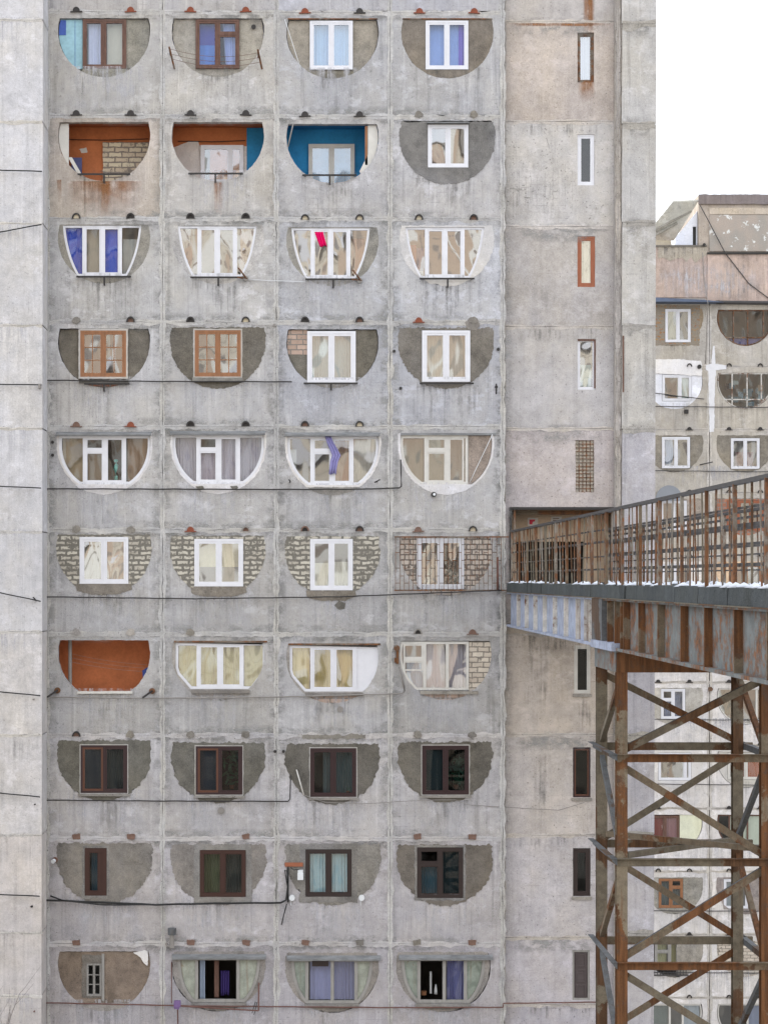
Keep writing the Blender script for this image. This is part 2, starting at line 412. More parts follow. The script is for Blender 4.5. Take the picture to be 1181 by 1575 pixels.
M['door'] = simple('grey_brown_door', (0.075, 0.06, 0.06), 0.7, 0.25, 4, 0.25, 0.2)
M['metal'] = simple('galvanised_sheet', (0.17, 0.175, 0.18), 0.6, 0.9, 5, 0.4, 0.2, stretch=(0.6, 1, 2))
M['black'] = simple('black_steel', (0.028, 0.025, 0.024), 0.6, 0.35, 8, 0.3, 0.2)
M['cable'] = simple('black_cable', (0.018, 0.018, 0.018), 0.6, 0.2, 8)
M['greypipe'] = simple('grey_pipe', (0.22, 0.205, 0.19), 0.6, 0.35, 6)
M['redpipe'] = simple('rust_red_pipe', (0.125, 0.062, 0.052), 0.7, 0.35, 6)
M['rust'] = rusty('rusted_iron', (0.20, 0.17, 0.14), 0.75)
M['terracotta'] = simple('terracotta', (0.20, 0.062, 0.036), 0.85, 0.35, 12, 0.2, 0.4)
M['oldbrick'] = simple('broken_brick', (0.16, 0.10, 0.078), 0.9, 0.6, 14, 0.15, 0.6)
M['brick6'] = brickmat('smeared_brick', (0.50, 0.47, 0.40), (0.36, 0.33, 0.28), (0.155, 0.145, 0.125), 0.36, 0.145, 0.034, 0.15, 0.5, rough_edge=3.2)
M['brickw'] = brickmat('cream_brick', (0.56, 0.50, 0.42), (0.42, 0.36, 0.30), (0.20, 0.18, 0.155), 0.34, 0.15, 0.016, 0.05, 0.12)
M['brickg'] = brickmat('grey_cream_brick', (0.50, 0.44, 0.38), (0.40, 0.34, 0.29), (0.16, 0.14, 0.125), 0.30, 0.15, 0.022, 0.06, 0.25)
M['brickp'] = brickmat('pink_brick', (0.44, 0.33, 0.27), (0.34, 0.25, 0.2), (0.20, 0.18, 0.16), 0.36, 0.15, 0.017, 0.04, 0.1)
M['bricko'] = brickmat('old_cream_brick', (0.62, 0.56, 0.42), (0.50, 0.42, 0.32), (0.23, 0.20, 0.17), 0.40, 0.15, 0.022, 0.08, 0.3)
M['brickr'] = brickmat('red_brick', (0.36, 0.17, 0.11), (0.27, 0.12, 0.08), (0.2, 0.18, 0.16), 0.26, 0.2, 0.02, 0.04, 0.15)
M['gl_hi'] = glass('wavy_glass', 0.25, wave=0.6, wsc=1.2)
M['gl_hi2'] = glass('very_wavy_glass', 0.31, wave=1.0, wsc=1.3)
M['gl_mid'] = glass('window_glass', 0.20, wave=0.6, wsc=1.1)
M['gl_lo'] = glass('clear_glass', 0.07, wave=0.5, dirt=0.03)
M['gl_dark'] = glass('dark_glass', 0.016, (0.46, 0.54, 0.58), 0.25, 0.7, dirt=0.012)
M['snow'] = simple('snow', (0.56, 0.59, 0.65), 0.8, 0.08, 6, 0.2, 0.3)
M['kerb'] = concrete('dark_mossy_concrete', var=1.2, white=0.12, streak=0.6, grid=0, pits=0.6, bump=0.9, stain=0.5)
M['web_pale'] = rusty('pale_blue_girder_paint', (0.33, 0.37, 0.47), 0.05)
M['rib_pale'] = rusty('dirty_white_rib_paint', (0.62, 0.59, 0.54), 0.28)
M['web_grey'] = rusty('grey_blue_girder_paint', (0.155, 0.170, 0.170), 0.55)
M['steel_rust'] = member('rusted_steel', (0.170, 0.135, 0.095), (0.155, 0.069, 0.029), .72, .5)
M['leg_rust'] = member('rusted_leg_steel', (0.205, 0.170, 0.122), (0.165, 0.073, 0.030), .78, .5)
M['steel_mix'] = member('half_rusted_steel', (0.160, 0.137, 0.102), (0.125, 0.066, 0.034), .38, .4)
M['steel_grey'] = member('dull_painted_steel', (0.115, 0.12, 0.125), (0.10, 0.062, 0.04), .2, .35)
M['bal'] = rusty('rusted_baluster', (0.25, 0.225, 0.19), 0.58, zscale=0.35)
M['bar_dark'] = simple('dark_rail_steel', (0.045, 0.042, 0.042), 0.6, 0.5, 5, 0.35, 0.3)
M['bark'] = simple('bark', (0.12, 0.10, 0.09), 0.9, 0.3, 9)
M['ground'] = simple('yard_ground', (0.20, 0.19, 0.175), 0.95, 0.4, 0.4, 0.1, 0.4)
M['white_thing'] = simple('white_plastic', (0.62, 0.64, 0.66), 0.4, 0.1, 5)
M['red_paint'] = simple('red_print', (0.50, 0.03, 0.06), 0.7, 0.2, 8)
M['peel'] = rusty('peeling_mint_board', (0.33, 0.35, 0.295), 0.10)
M['screen'] = simple('insect_screen', (0.052, 0.055, 0.065), 0.9, 0.12, 3)
M['leaf'] = simple('house_plant_leaf', (0.03, 0.10, 0.055), 0.5, 0.5, 6)
M['pink'] = concrete('pink_render', var=1.0, white=0.6, streak=0.7, grid=0, pits=0.3, stain=0.75)
n = NT('flaking_paint'); fl = n.step(n.noise(2.3, 6, .66), .585, .605)
n.bsdf(n.mix(fl, n.scale(n.mix(n.step(n.noise(1.2, 6), .35, .65), (0.37, 0.315, 0.27), (0.31, 0.285, 0.255)), n.math('ADD', .75, n.math('MULTIPLY', n.noise(20, 5), .5))), (0.62, 0.62, 0.60)), .9, n.bump(n.noise(14, 6), .5, .02))
M['flake'] = n.m
M['awn'] = simple('blue_grey_sheet', (0.075, 0.10, 0.15), 0.6, 0.3, 3)
M['awn2'] = simple('grey_sheet', (0.21, 0.225, 0.25), 0.6, 0.12, 2)
M['brickochre'] = brickmat('ochre_brick', (0.34, 0.21, 0.09), (0.26, 0.13, 0.075), (0.24, 0.21, 0.17), 0.45, 0.16, 0.03, 0.2, 0.95, rough_edge=3)
M['rustw'] = rusty('peeling_white_and_rust', (0.56, 0.54, 0.50), 0.42)
M['whiteseal'] = simple('white_sealant', (0.62, 0.62, 0.64), 0.8, 0.18, 6)

def washmat(name, col, lo, hi, vec=(10, 10, .45), amt=0.7):
    n = NT(name)
    oi = n.t.nodes.new('ShaderNodeObjectInfo'); cx_ = n.t.nodes.new('ShaderNodeCombineXYZ')
    for q in range(3): n.l(n.math('MULTIPLY', oi.outputs['Random'], (43.0, 17.0, 71.0)[q]), cx_.inputs[q])
    va = n.t.nodes.new('ShaderNodeVectorMath'); va.operation = 'ADD'; n.l(n.tc, va.inputs[0]); n.l(cx_.outputs[0], va.inputs[1]); n.tc = va.outputs[0]
    s_ = n.noise(1.0, 8, .72, n.mapv(vec)); k = n.noise(2.2, 9, .7)
    f = n.math('MULTIPLY', n.step(n.math('ADD', n.math('MULTIPLY', s_, .6), n.math('MULTIPLY', k, .4)), lo, hi), amt)
    vc = n.t.nodes.new('ShaderNodeVertexColor'); vc.layer_name = 'tint'
    f = n.math('MULTIPLY', f, vc.outputs[0])
    tr = n.t.nodes.new('ShaderNodeBsdfTransparent'); b_ = n.bsdf(n.scale(n.mix(0.0, col, col), n.math('ADD', .7, n.math('MULTIPLY', n.noise(30, 4), .6))), .95, None, .1)
    m = n.t.nodes.new('ShaderNodeMixShader'); n.l(f, m.inputs[0]); n.l(tr.outputs[0], m.inputs[1]); n.l(b_.outputs[0], m.inputs[2]); n.l(m.outputs[0], n.out.inputs[0])
    return n.m
M['lime_run'] = washmat('lime_runoff', (0.52, 0.52, 0.55), .45, .60, amt=.75)
M['dirt_run'] = washmat('dirt_runoff', (0.165, 0.16, 0.15), .48, .64, amt=.60)
M['smear'] = washmat('mortar_smear', (0.31, 0.31, 0.30), .44, .58, (2.2, 2.2, 3.5), .7)
M['smear_dark'] = washmat('grey_mortar_smear', (0.21, 0.208, 0.20), .45, .60, (2.0, 2.0, 3.0), .6)
M['rust_run'] = washmat('rust_runoff', (0.30, 0.135, 0.055), .36, .54, (12, 12, .5), .85)
# ---------------------------------------------------------------- ground
g = MB(); g.mbox(-900, 900, -900, 900, -0.5, 0.0)
go = g.build('ground', M['ground']); go['kind'] = 'structure'

# ---------------------------------------------------------------- the main block
BLD = thing('apartment_building', 'tall grey concrete panel block with rows of round-bellied balcony openings, left', 'apartment block', (0, 0, 0))
JY = [17, 177, 336, 495, 656, 815, 975, 1131, 1290, 1452, 1612]
BX = [72, 250, 425, 600, 773]
TOP = {1: (27, 27, 29, 29), 2: (187, 187, 190, 185), 3: (345, 346, 349, 348), 4: (505, 505, 506, 505), 5: (668, 667, 669, 668),
       6: (823, 825, 826, 826), 7: (985, 987, 991, 986), 8: (1141, 1144, 1146, 1143), 9: (1299, 1301, 1302, 1302), 10: (1464, 1466, 1468, 1467)}
def hc(r, c):
    x = (160, 335, 511.5, 688)[c - 1]
    if c == 4: x -= 0.5 * (r - 1)
    if c == 3: x -= 0.05 * (r - 1)
    return x, TOP[r][c - 1]
PT = {1: (177, 175, 170), 2: (178, 175, 169), 3: (176, 175, 172), 4: (175, 174, 172), 5: (170, 169, 167), 6: (168, 167, 165),
      7: (166, 165, 163), 8: (172, 170, 169), 9: (172, 169, 169), 10: (164, 161, 162)}
def jt(t, a=5): 
    k = random.uniform(-a, a); return px_tint(*(min(235, q + k) for q in t))
for r in range(0, 12):
    y0 = -142 if r == 0 else JY[r - 1]; y1 = 17 if r == 0 else (JY[r] if r < 11 else 1770)
    if r == 11: y0 = 1612
    for c in range(1, 5):
        m = MB(); G = 1.1
        outer = rect(BX[c - 1] + G, y0 + G, BX[c] - G, y1 - G)
        hs = []
        if 1 <= r <= 10:
            cx, tp = hc(r, c); hs = [jag(dhole(cx, tp), 0.55, 3, r * 7 + c)]
        m.prism(outer, 0.0, 0.24, hs)
        t = PT.get(r, (172, 170, 168))
        if r == 2 and c == 1: t = (178, 170, 160)
        if c >= 3 and r <= 4: t = (t[0] - 4, t[1] - 2, t[2] + 3)
        m.build('wall_panel', M['conc'], BLD, jt(t))

# left wing, standing a little forward
WD = -1.25
WY = [-130, 30, 187, 343, 500, 659, 818, 972, 1131, 1285, 1436, 1533, 1700]
wk = (D0 + WD) / D0
for i in range(len(WY) - 1):
    m = MB(WD); k = 1 / 1.0
    # pixel coordinates here are already at the wing's own depth
    m.box(-420, WY[i] + 0.9, 66.3 - i * 0.25, WY[i + 1] - 0.9, 0.0, 1.2)
    t = (193, 192, 191) if i < 7 else ((191, 188, 184) if i < 9 else (188, 183, 178))
    m.build('wing_panel', M['wing'], BLD, jt(t, 3))
m = MB(WD); m.box(-420, -500, 66, 2300, 1.25, 1.5); m.build('wing_backing', M['joint'], BLD, px_tint(150, 148, 144))
# bay with the narrow windows, set back
BD = 0.30
BY = [-126, 32, 186, 348, 502, 659, 975, 1130, 1285, 1443, 1546, 1700]
NW = {1: [(888, 49, 913.5, 126)], 2: [(888, 206, 914, 284.5)], 3: [(888, 363, 915, 441)], 4: [(888, 521, 916, 599)],
      5: [(885, 677, 913.5, 757)], 6: [(883, 993, 908, 1067)], 7: [(881, 1150, 908, 1227)], 8: [(881, 1305, 908, 1379)], 9: [(880, 1462, 907, 1539)]}
BT = [(180, 175, 169), (182, 173, 164), (184, 181, 176), (172, 168, 164), (178, 175, 172), (176, 169, 166), (187, 178, 167), (183, 177, 171), (180, 176, 175), (178, 174, 175), (174, 171, 174)]
for i in range(len(BY) - 1):
    m = MB(BD)
    hs = [rect(*q) for q in NW.get(i, [])]
    if i == 5: hs.append(rect(783.5, 780, 944, 914))
    m.prism(rect(774.5, BY[i] + 1, 946, BY[i + 1] - 1), 0.0, 0.24, [jag(h, .3, 4, i) for h in hs])
    m.build('bay_panel', M['bay'], BLD, px_tint(*BT[i]))
# end pilaster
QY = [-130, 36, 190, 342, 501, 660, 818, 975, 1132, 1284, 1437, 1590, 1740]
rx = lambda y: 1009.5 - 4.2 * y / 1575
for i in range(len(QY) - 1):
    m = MB(); a, b = QY[i] + 1, QY[i + 1] - 1
    m.prism([(957, a), (rx(a), a), (rx(b), b), (956, b)], 0.0, 0.24)
    t = (180, 178, 173) if i < 5 else (172, 170, 172)
    m.build('pilaster_panel', M['conc'], BLD, jt(t, 3))
m = MB(); m.prism([(946.8, -130), (957, -130), (956, 1740), (945, 1740)], 0.06, 0.28); m.build('pilaster_side', M['joint'], BLD, px_tint(172, 167, 160))

# body of the block behind the panels
m = MB()
XL, XR = m.p(-420, 0, 0).x, m.p(1005, 0, 0).x
def zpx(y): return ZC + (HZ - y) * S
BTOP = 55.0
m.mbox(XL, XR, 14, 14.3, 0, BTOP); m.build('rear_wall', M['conc'], BLD, px_tint(165, 163, 160))
m = MB(); m.mbox(XR - 0.25, XR - 0.02, 0.26, 14, 0, BTOP); m.build('side_wall', M['conc'], BLD, px_tint(172, 170, 168))
m = MB(); m.mbox(XL, XR, 0.26, 14, BTOP, BTOP + .3); m.build('roof', M['conc'], BLD, px_tint(120, 120, 120))
m = MB(); m.mbox(m.p(66, 0, 0).x, XR, 0, 0.24, zpx(-144), BTOP); m.mbox(XL, m.p(66, 0, 0).x, WD, .2, zpx(-131), BTOP)
m.build('upper_wall', M['conc'], BLD, px_tint(172, 170, 167))
m = MB(); m.mbox(m.p(66, 0, 0).x, XR, 0, 0.24, 0, zpx(1772)); m.mbox(XL, m.p(66, 0, 0).x - .03, WD, .2, 0, zpx(1745))
m.build('lower_wall', M['conc'], BLD, px_tint(165, 163, 160))

# mortar in the joints: two ragged lips with a crack between them
def joint(pts, w1, w2, d, tint, crack=0.5, yr=0.0, seed=0, parent=None):
    m = MB(yr); vert = abs(pts[0][0] - pts[-1][0]) < abs(pts[0][1] - pts[-1][1])
    c = jag(list(pts), 0.7, 6, seed, closed=False)
    for sg, w_ in ((-1, w1), (1, w2)):
        a = []; b = []
        for q in c:
            wv = w_ * (0.75 + 0.8 * mnoise.noise(Vector((q[0] * .045, q[1] * .045, seed + sg * 3)))) + random.uniform(-.8, .8)
            cr = crack * (0.5 + 1.6 * max(0, mnoise.noise(Vector((q[0] * .03, q[1] * .03, seed + 20)))))
            if vert: a.append((q[0] + sg * cr, q[1])); b.append((q[0] + sg * (cr + max(.6, wv)), q[1]))
            else: a.append((q[0], q[1] + sg * cr)); b.append((q[0], q[1] + sg * (cr + max(.6, wv))))
        n = len(a); vs = []
        for q, dd in [(q, d) for q in a] + [(q, d + .002) for q in b] + [(q, d + .09) for q in a] + [(q, 0.012) for q in b]: vs.append(m.p(q[0], q[1], dd))
        fs = []
        for i in range(n - 1):
            fs += [(i, i + 1, n + i + 1, n + i), (i, i + 1, 2 * n + i + 1, 2 * n + i), (n + i, n + i + 1, 3 * n + i + 1, 3 * n + i)]
        m.add(vs, fs)
    return m.build('joint_seal', M['joint'], parent or BLD, tint)
for i, x in enumerate(BX):
    joint([(x, -130), (x, 1700)], 4.8, 4.8, -0.010, px_tint(178, 177, 173), .42, seed=i * 5)
for r in range(0, 11):
    y = JY[r]; t = (176, 175, 172) if r < 7 else (182, 180, 179)
    joint([(74, y), (771, y + (2 if r < 2 else 0))], 3.8, 5.2, -0.006, px_tint(*t), .25, seed=r * 3 + 40)
for i, y in enumerate(BY[1:-1]):
    if y == 975: joint([(776, 968), (884, 968)], 4, 9, -.008, px_tint(176, 166, 152), .3, BD, 70)
    joint([(776, y), (945, y)], 2.6, 4.5, -0.006, px_tint(186, 180, 172), .3, BD, 80 + i)
for i, y in enumerate(QY[1:-1]):
    joint([(957, y), (rx(y) - 1, y)], 6, 9, -0.007, px_tint(160, 157, 150), .35, 0, 100 + i)
joint([(951, -126), (950, 1700)], 3.2, 3.2, 0.05, px_tint(180, 175, 168), .8, 0, 130)
joint([(776.5, -126), (775, 1700)], 1.5, 2.0, BD - .306, px_tint(168, 164, 157), .3, BD, 131)
for i, y in enumerate(WY[1:-1]):
    joint([(-410, y), (65, y)], 2.2, 3.2, -0.006, px_tint(190, 187, 180), .22, WD, 140 + i)
# strip between wing and main face
m = MB(); m.box(64, -140, 73, 1740, 0.02, 0.2); m.build('return_strip', M['joint'], BLD, px_tint(178, 174, 168))

def wash(x0, y0, x1, y1, mat, d, yr=0.0, nx=8, ny=6, fade='b', parent=None, name='runoff_stain', pw=1.0):
    m = MB(yr); vs = []; cov = []
    for j in range(ny + 1):
        for i in range(nx + 1):
            u, v = i / nx, j / ny
            vs.append(m.p(x0 + (x1 - x0) * u, y0 + (y1 - y0) * v, d))
            q = min(1, 4 * u, 4 * (1 - u))
            q *= (1 - v) ** pw if fade == 'b' else min(1, 3 * v, 3 * (1 - v))
            cov.append(max(0, q * (0.75 + 0.6 * mnoise.noise(Vector((x0 + u * 5, y0 + v * 5, 1))))))
    fs = [(j * (nx + 1) + i, j * (nx + 1) + i + 1, (j + 1) * (nx + 1) + i + 1, (j + 1) * (nx + 1) + i) for j in range(ny) for i in range(nx)]
    m.add(vs, fs); o = m.build(name, M[mat], parent or BLD, (1, 1, 1))
    o.data.color_attributes['tint'].data.foreach_set('color', [z for q in cov for z in (q, q, q, 1)])
    return o
for r in range(1, 11):
    for cc in range(1, 5):
        cx, tp = hc(r, cc); yb = tp + 88; yn = JY[r] - 2
        wash(cx - random.uniform(45, 80), yb - 14, cx + random.uniform(45, 80), yn, 'lime_run' if r >= 5 or random.random() < .5 else 'dirt_run', -.003, pw=.5)
        if random.random() < .6: wash(cx - random.uniform(10, 60), yb, cx + random.uniform(10, 60), yn, 'dirt_run', -.0042, pw=.8)
    wash(73, JY[r] - 16, 772, JY[r] + 10, 'smear', -.0028, nx=60, fade='m', name='joint_smear')
    wash(73, JY[r - 1] - 5, 772, JY[r - 1] + 17, 'smear_dark', -.0035, nx=60, fade='m', name='joint_smear')
for x in BX: wash(x - 17, 0, x + 17, 1600, random.choice(('smear', 'smear_dark', 'smear')), -.0022, nx=6, ny=90, fade='m', name='joint_smear')
for i, y in enumerate(BY[1:-1]): wash(775, y - 8, 945, y + 26, 'dirt_run' if i % 2 else 'smear', -.003, BD, 20, 6, 'm', name='joint_smear')
for (x0, y0, x1, y1) in ((800, 970, 850, 1120), (880, 1068, 915, 1130), (880, 1228, 915, 1285), (776, 240, 880, 345), (790, 970, 940, 1010), (820, 1120, 850, 1285)): wash(x0, y0, x1, y1, 'dirt_run', -.0034, BD, 6, 10, 'm')
for i, y in enumerate(QY[1:-1]): wash(957, y - 14, 1004, y + 24, 'smear_dark', -.003, 0, 8, 6, 'm', name='joint_smear')
for i, y in enumerate(WY[1:-1]): wash(-60, y - 4, 65, y + 60, 'dirt_run' if i in (1, 7, 8, 9) else 'lime_run', -.003, WD, 12, 6, 'b')

# backing in the cracks
m = MB(); xs = [BX[0]] + BX
for r in range(11):
    m.box(70, JY[r] - 3.2, 774, JY[r] + 3.2, .10, .2)
for x in BX: m.box(x - 3.2, -140, x + 3.2, 1740, .101, .201)
m.build('joint_backing', M['dark_gap'], BLD)

# ---------------------------------------------------------------- rooms, patches, windows
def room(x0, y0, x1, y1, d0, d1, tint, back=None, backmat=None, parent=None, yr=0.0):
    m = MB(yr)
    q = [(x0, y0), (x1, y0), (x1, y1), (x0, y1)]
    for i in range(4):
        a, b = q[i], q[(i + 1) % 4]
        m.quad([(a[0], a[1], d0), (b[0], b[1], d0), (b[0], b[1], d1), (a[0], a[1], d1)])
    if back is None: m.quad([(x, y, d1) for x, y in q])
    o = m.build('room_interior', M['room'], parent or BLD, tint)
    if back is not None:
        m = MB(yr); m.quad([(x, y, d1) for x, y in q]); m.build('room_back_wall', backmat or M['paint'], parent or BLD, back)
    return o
def curtain(win, x0, y0, x1, y1, col, folds=6, d=0.22, amp=0.03, lean=0.0, yr=0.0):
    m = MB(yr); n = max(6, folds * 8); vs = []; fs = []
    ph = random.uniform(0, 6)
    for j in range(4):
        t = j / 3
        for i in range(n + 1):
            u = i / n
            x = x0 + (x1 - x0) * u + lean * t * (1 - u)
            a = amp * (0.6 + 0.4 * math.sin(u * 9 + ph)) * (0.55 + 0.45 * t)
            vs.append(m.p(x, y0 + (y1 - y0) * t, d + a * math.sin(2 * math.pi * folds * u + ph + .5 * math.sin(3 * u + t))))
    for j in range(3):
        for i in range(n): fs.append((j * (n + 1) + i, j * (n + 1) + i + 1, (j + 1) * (n + 1) + i + 1, (j + 1) * (n + 1) + i))
    m.add(vs, fs)
    return m.build('curtain', M['cloth'], win, px_tint(*col), smooth=True)
def ring(m, x0, y0, x1, y1, w_, d0, d1):
    m.box(x0, y0, x0 + w_, y1, d0, d1); m.box(x1 - w_, y0, x1, y1, d0, d1)
    m.box(x0 + w_, y0, x1 - w_, y0 + w_, d0, d1); m.box(x0 + w_, y1 - w_, x1 - w_, y1, d0, d1)
def window(R_, cols=(0.5,), frame='pvc', gl='gl_hi', d=0.04, label=None, curtains=(), trans={}, fw=3.2, sw=3.0, mw=2.4, sash=None, grid=None, blank=(), parent=None, yr=0.0, skip=(), sashcols=None):
    """a frame with one sash per column; trans {column: fraction} gives a column a small upper light"""
    x0, y0, x1, y1 = R_; parent = parent or BLD
    f = MB(yr); ring(f, x0, y0, x1, y1, fw, d, d + .09)
    xs = [x0 + fw] + [x0 + (x1 - x0) * c for c in cols] + [x1 - fw]
    for x in xs[1:-1]: f.box(x - mw / 2, y0 + fw, x + mw / 2, y1 - fw, d - .004, d + .08)
    cells = []
    for i in range(len(xs) - 1):
        a = xs[i] + (mw / 2 if i else 0); b = xs[i + 1] - (mw / 2 if i < len(xs) - 2 else 0)
        if i in trans:
            ym = y0 + (y1 - y0) * trans[i]
            f.box(a, ym - mw / 2, b, ym + mw / 2, d - .002, d + .08)
            cells += [(a, y0 + fw, b, ym - mw / 2, i), (a, ym + mw / 2, b, y1 - fw, i)]
        else: cells.append((a, y0 + fw, b, y1 - fw, i))
    win = f.build('window', M[frame], parent, label=label)
    P_ = MB(yr); n_p = 0
    for k, (a, b, c, e, i) in enumerate(cells):
        if k in skip: continue
        sm = (sashcols or {}).get(i, sash or frame)
        if sw:
            q = MB(yr); ring(q, a, b, c, e, sw, d + .012, d + .07)
            if grid:
                gx, gy = grid; g_ = 1.3
                for u in range(1, gx):
                    x = a + sw + (c - a - 2 * sw) * u / gx; q.box(x - g_ / 2, b + sw, x + g_ / 2, e - sw, d + .020, d + .060)
                for v in range(1, gy):
                    y = b + sw + (e - b - 2 * sw) * v / gy; q.box(a + sw, y - g_ / 2, c - sw, y + g_ / 2, d + .024, d + .056)
            q.build('sash', M[sm], win)
        a, b, c, e = a + sw, b + sw, c - sw, e - sw
        if i in blank: continue
        tl = random.uniform(-.006, .006); tv = random.uniform(-.006, .006)
        P_.quad([(a, b, d + .04 + tl), (c, b, d + .04 - tl), (c, e, d + .04 - tl + tv), (a, e, d + .04 + tl + tv)]); n_p += 1
    if n_p: P_.build('pane', M[gl], win)
    for cu in curtains: curtain(win, *cu, yr=yr)
    return win
def glazing(poly, mulls, trans={}, frame='pvc', gl='gl_hi', d=0.05, fw=3.4, mw=4.0, label=None, curtains=(), boards=(), parent=None, yr=0.0, sash_cells=(), sw=2.4, open_cells=()):
    """glass filling a shaped opening: a rim following the edge, uprights at the given x"""
    f = MB(yr); inn = inset(poly, fw); f.prism(poly, d, d + .08, [inn])
    for x in mulls:
        lo, hi = span_y(inn, x); f.box(x - mw / 2, lo - .3, x + mw / 2, hi + .3, d - .005, d + .075)
    xs = [min(q[0] for q in inn)] + list(mulls) + [max(q[0] for q in inn)]
    top = min(q[1] for q in inn)
    for i, y in trans.items():
        f.box(xs[i] + mw / 2, y - 2, xs[i + 1] - mw / 2, y + 2, d - .003, d + .07)
    win = f.build('window', M[frame], parent or BLD, label=label)
    P_ = MB(yr)
    for i in range(len(xs) - 1):
        if i in boards:
            b = MB(yr); b.prism(clipx(inn, xs[i] + mw / 2 if i else None, xs[i + 1] - mw / 2 if i < len(xs) - 2 else None), d + .02, d + .05)
            b.build('infill_board', M['pvc'], win); continue
        if i in open_cells: continue
        q = clipx(inn, xs[i] + (mw / 2 if i else 0), xs[i + 1] - (mw / 2 if i < len(xs) - 2 else 0))
        tl = random.uniform(-.004, .004)
        if open_cells: P_ = MB(yr)
        n0 = len(P_.v); P_.sheet(q, d + .04)
        for k in range(n0, len(P_.v)): P_.v[k].y += tl * (P_.v[k].x - P_.v[n0].x)
        if open_cells: P_.build('pane', M[gl], win)
        if i in sash_cells:
            lo, hi = top, min(span_y(inn, xs[i] + mw)[1], span_y(inn, xs[i + 1] - mw)[1])
            parts = [(lo, hi)] if i not in trans else [(lo, trans[i] - 2), (trans[i] + 2, hi)]
            for (a, b) in parts:
                s_ = MB(yr); ring(s_, xs[i] + mw / 2, a, xs[i + 1] - mw / 2, b, sw, d + .008, d + .066); s_.build('sash', M[frame], win)
    if not open_cells: P_.build('pane', M[gl], win)
    for cu in curtains: curtain(win, *cu, yr=yr)
    return win
def patch(poly, holes, tint, mat='plaster', d0=-0.012, d1=0.16, parent=None, yr=0.0, name='plaster_patch', label=None):
    m = MB(yr); m.prism(poly, d0, d1, holes)
    return m.build(name, M[mat], parent or BLD, tint, label=label)
def grow(R_, k): return (R_[0] - k, R_[1] - k, R_[2] + k, R_[3] + k)
def bar(x0, x1, y, post=None, mat='black', post_len=13, parent=None):
    m = MB(); m.box(x0, y - 1.3, x1, y + 1.3, -0.13, -0.09)
    for x in (x0 + 4, x1 - 4): m.box(x - 1, y - .8, x + 1, y + .8, -0.09, 0.02)
    if post: m.box(post - 1.3, y + 1.3, post + 1.3, y + post_len, -0.125, -0.09); m.box(post - 1, y + post_len - 2, post + 1, y + post_len, -.09, .01)
    return m.build('window_box_rail', M[mat], BLD)
def sill(x0, x1, y, h=3.5, mat='joint', tint=(150, 146, 138), out=-0.09):
    m = MB(); m.prism(jag(rect(x0, y, x1, y + h), .4, 5, y), out, .12); return m.build('sill', M[mat], BLD, px_tint(*tint) if mat in ('joint', 'limed', 'plaster') else None)
def ledge(x0, x1, y, h=5, mat='metal'):
    m = MB()
    vs = [(x0, y, .0), (x1, y, .0), (x1, y + h * .55, -.16), (x0, y + h * .55, -.16), (x0, y + h, -.16), (x1, y + h, -.16), (x1, y + h, 0.0), (x0, y + h, 0.0)]
    m.add([m.p(*q) for q in vs], [(0, 1, 2, 3), (3, 2, 5, 4), (4, 5, 6, 7), (0, 3, 4, 7), (1, 6, 5, 2), (0, 7, 6, 1)])
    return m.build('drip_ledge', M[mat], BLD)
GREY = px_tint(150, 145, 138)
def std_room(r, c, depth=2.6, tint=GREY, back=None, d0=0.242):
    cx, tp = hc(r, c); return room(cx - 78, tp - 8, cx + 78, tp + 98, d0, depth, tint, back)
def rough(r, c, k=1.025, amp=1.5, **kw):
    k = max(k, 1.022); amp *= 1.15
    cx, tp = hc(r, c); return jag(dhole(cx, tp - 1.5, 71 * k, 20.5, **kw), amp, 2.6, r * 11 + c)
def clean(r, c, k=.985):
    cx, tp = hc(r, c); return dhole(cx, tp + 1.0, 71 * k)

# ---- row 1
std_room(1, 1); R1 = (127, 28, 194, 104)
patch(clipx(jag(clean(1, 1), .5, 3, 3), 193.5), [], px_tint(140, 138, 129), d0=.09, d1=.2)
patch(clipy(clipx(rough(1, 1, 1.0, 1.2), 126, 193.2), 104.5), [], px_tint(140, 137, 124), d0=.03, d1=.2)
m = MB(); m.prism(clipy(clipx(clean(1, 1), None, 126.5), None, 104), .10, .13); m.build('painted_board', M['paint'], BLD, px_tint(150, 188, 200))
m = MB(); m.prism(clipx(clipy(clean(1, 1), 29, 52), 89, 101), .085, .098); m.box(114.6, 29, 115.2, 104, .094, .098); m.build('board_strip', M['paint'], BLD, px_tint(72, 96, 168))
window(R1, (0.48,), 'oldwood', 'gl_lo', .03, 'peeling brown wooden window with a white and violet curtain, beside pale blue boarding', [(135, 33, 160, 101, (188, 192, 222), 4), (164, 33, 190, 101, (186, 180, 168), 1)], fw=3, sw=3.2)
std_room(1, 2, tint=px_tint(70, 90, 175)); R2 = (301, 28.5, 368, 104)
patch(jag(clean(1, 2), .7, 3, 5), [rect(*grow(R2, .3))], px_tint(154, 150, 140), d0=.09, d1=.2)
w12 = window(R2, (0.50,), 'oldwood', 'gl_lo', .03, 'peeling brown wooden window with deep blue cloth coloured as mirrored sky and a gathered white curtain', [(342, 33, 362, 101, (150, 165, 222), 5, .25, .03, 5), (306, 66, 334, 101, (62, 112, 198), 2), (306, 33, 334, 66, (58, 66, 170), 1, .3)], {1: .30}, fw=3, sw=3)  # deep blue of cloth and room stands in for sky mirrored in the panes
m = MB(); m.disc((390, 40, .048), (0, -1, 0), .07, .03, 12); m.build('vent_hole', M['black'], BLD)
std_room(1, 3); R3 = (476.5, 31, 542.5, 106)
patch(jag(clean(1, 3), .5, 3, 7), [rect(*grow(R3, .4))], px_tint(146, 141, 131), d0=.08, d1=.2)
patch(clipy(rough(1, 3, 1.0, 1.0), 108), [], px_tint(116, 112, 101), d0=.02, d1=.034)
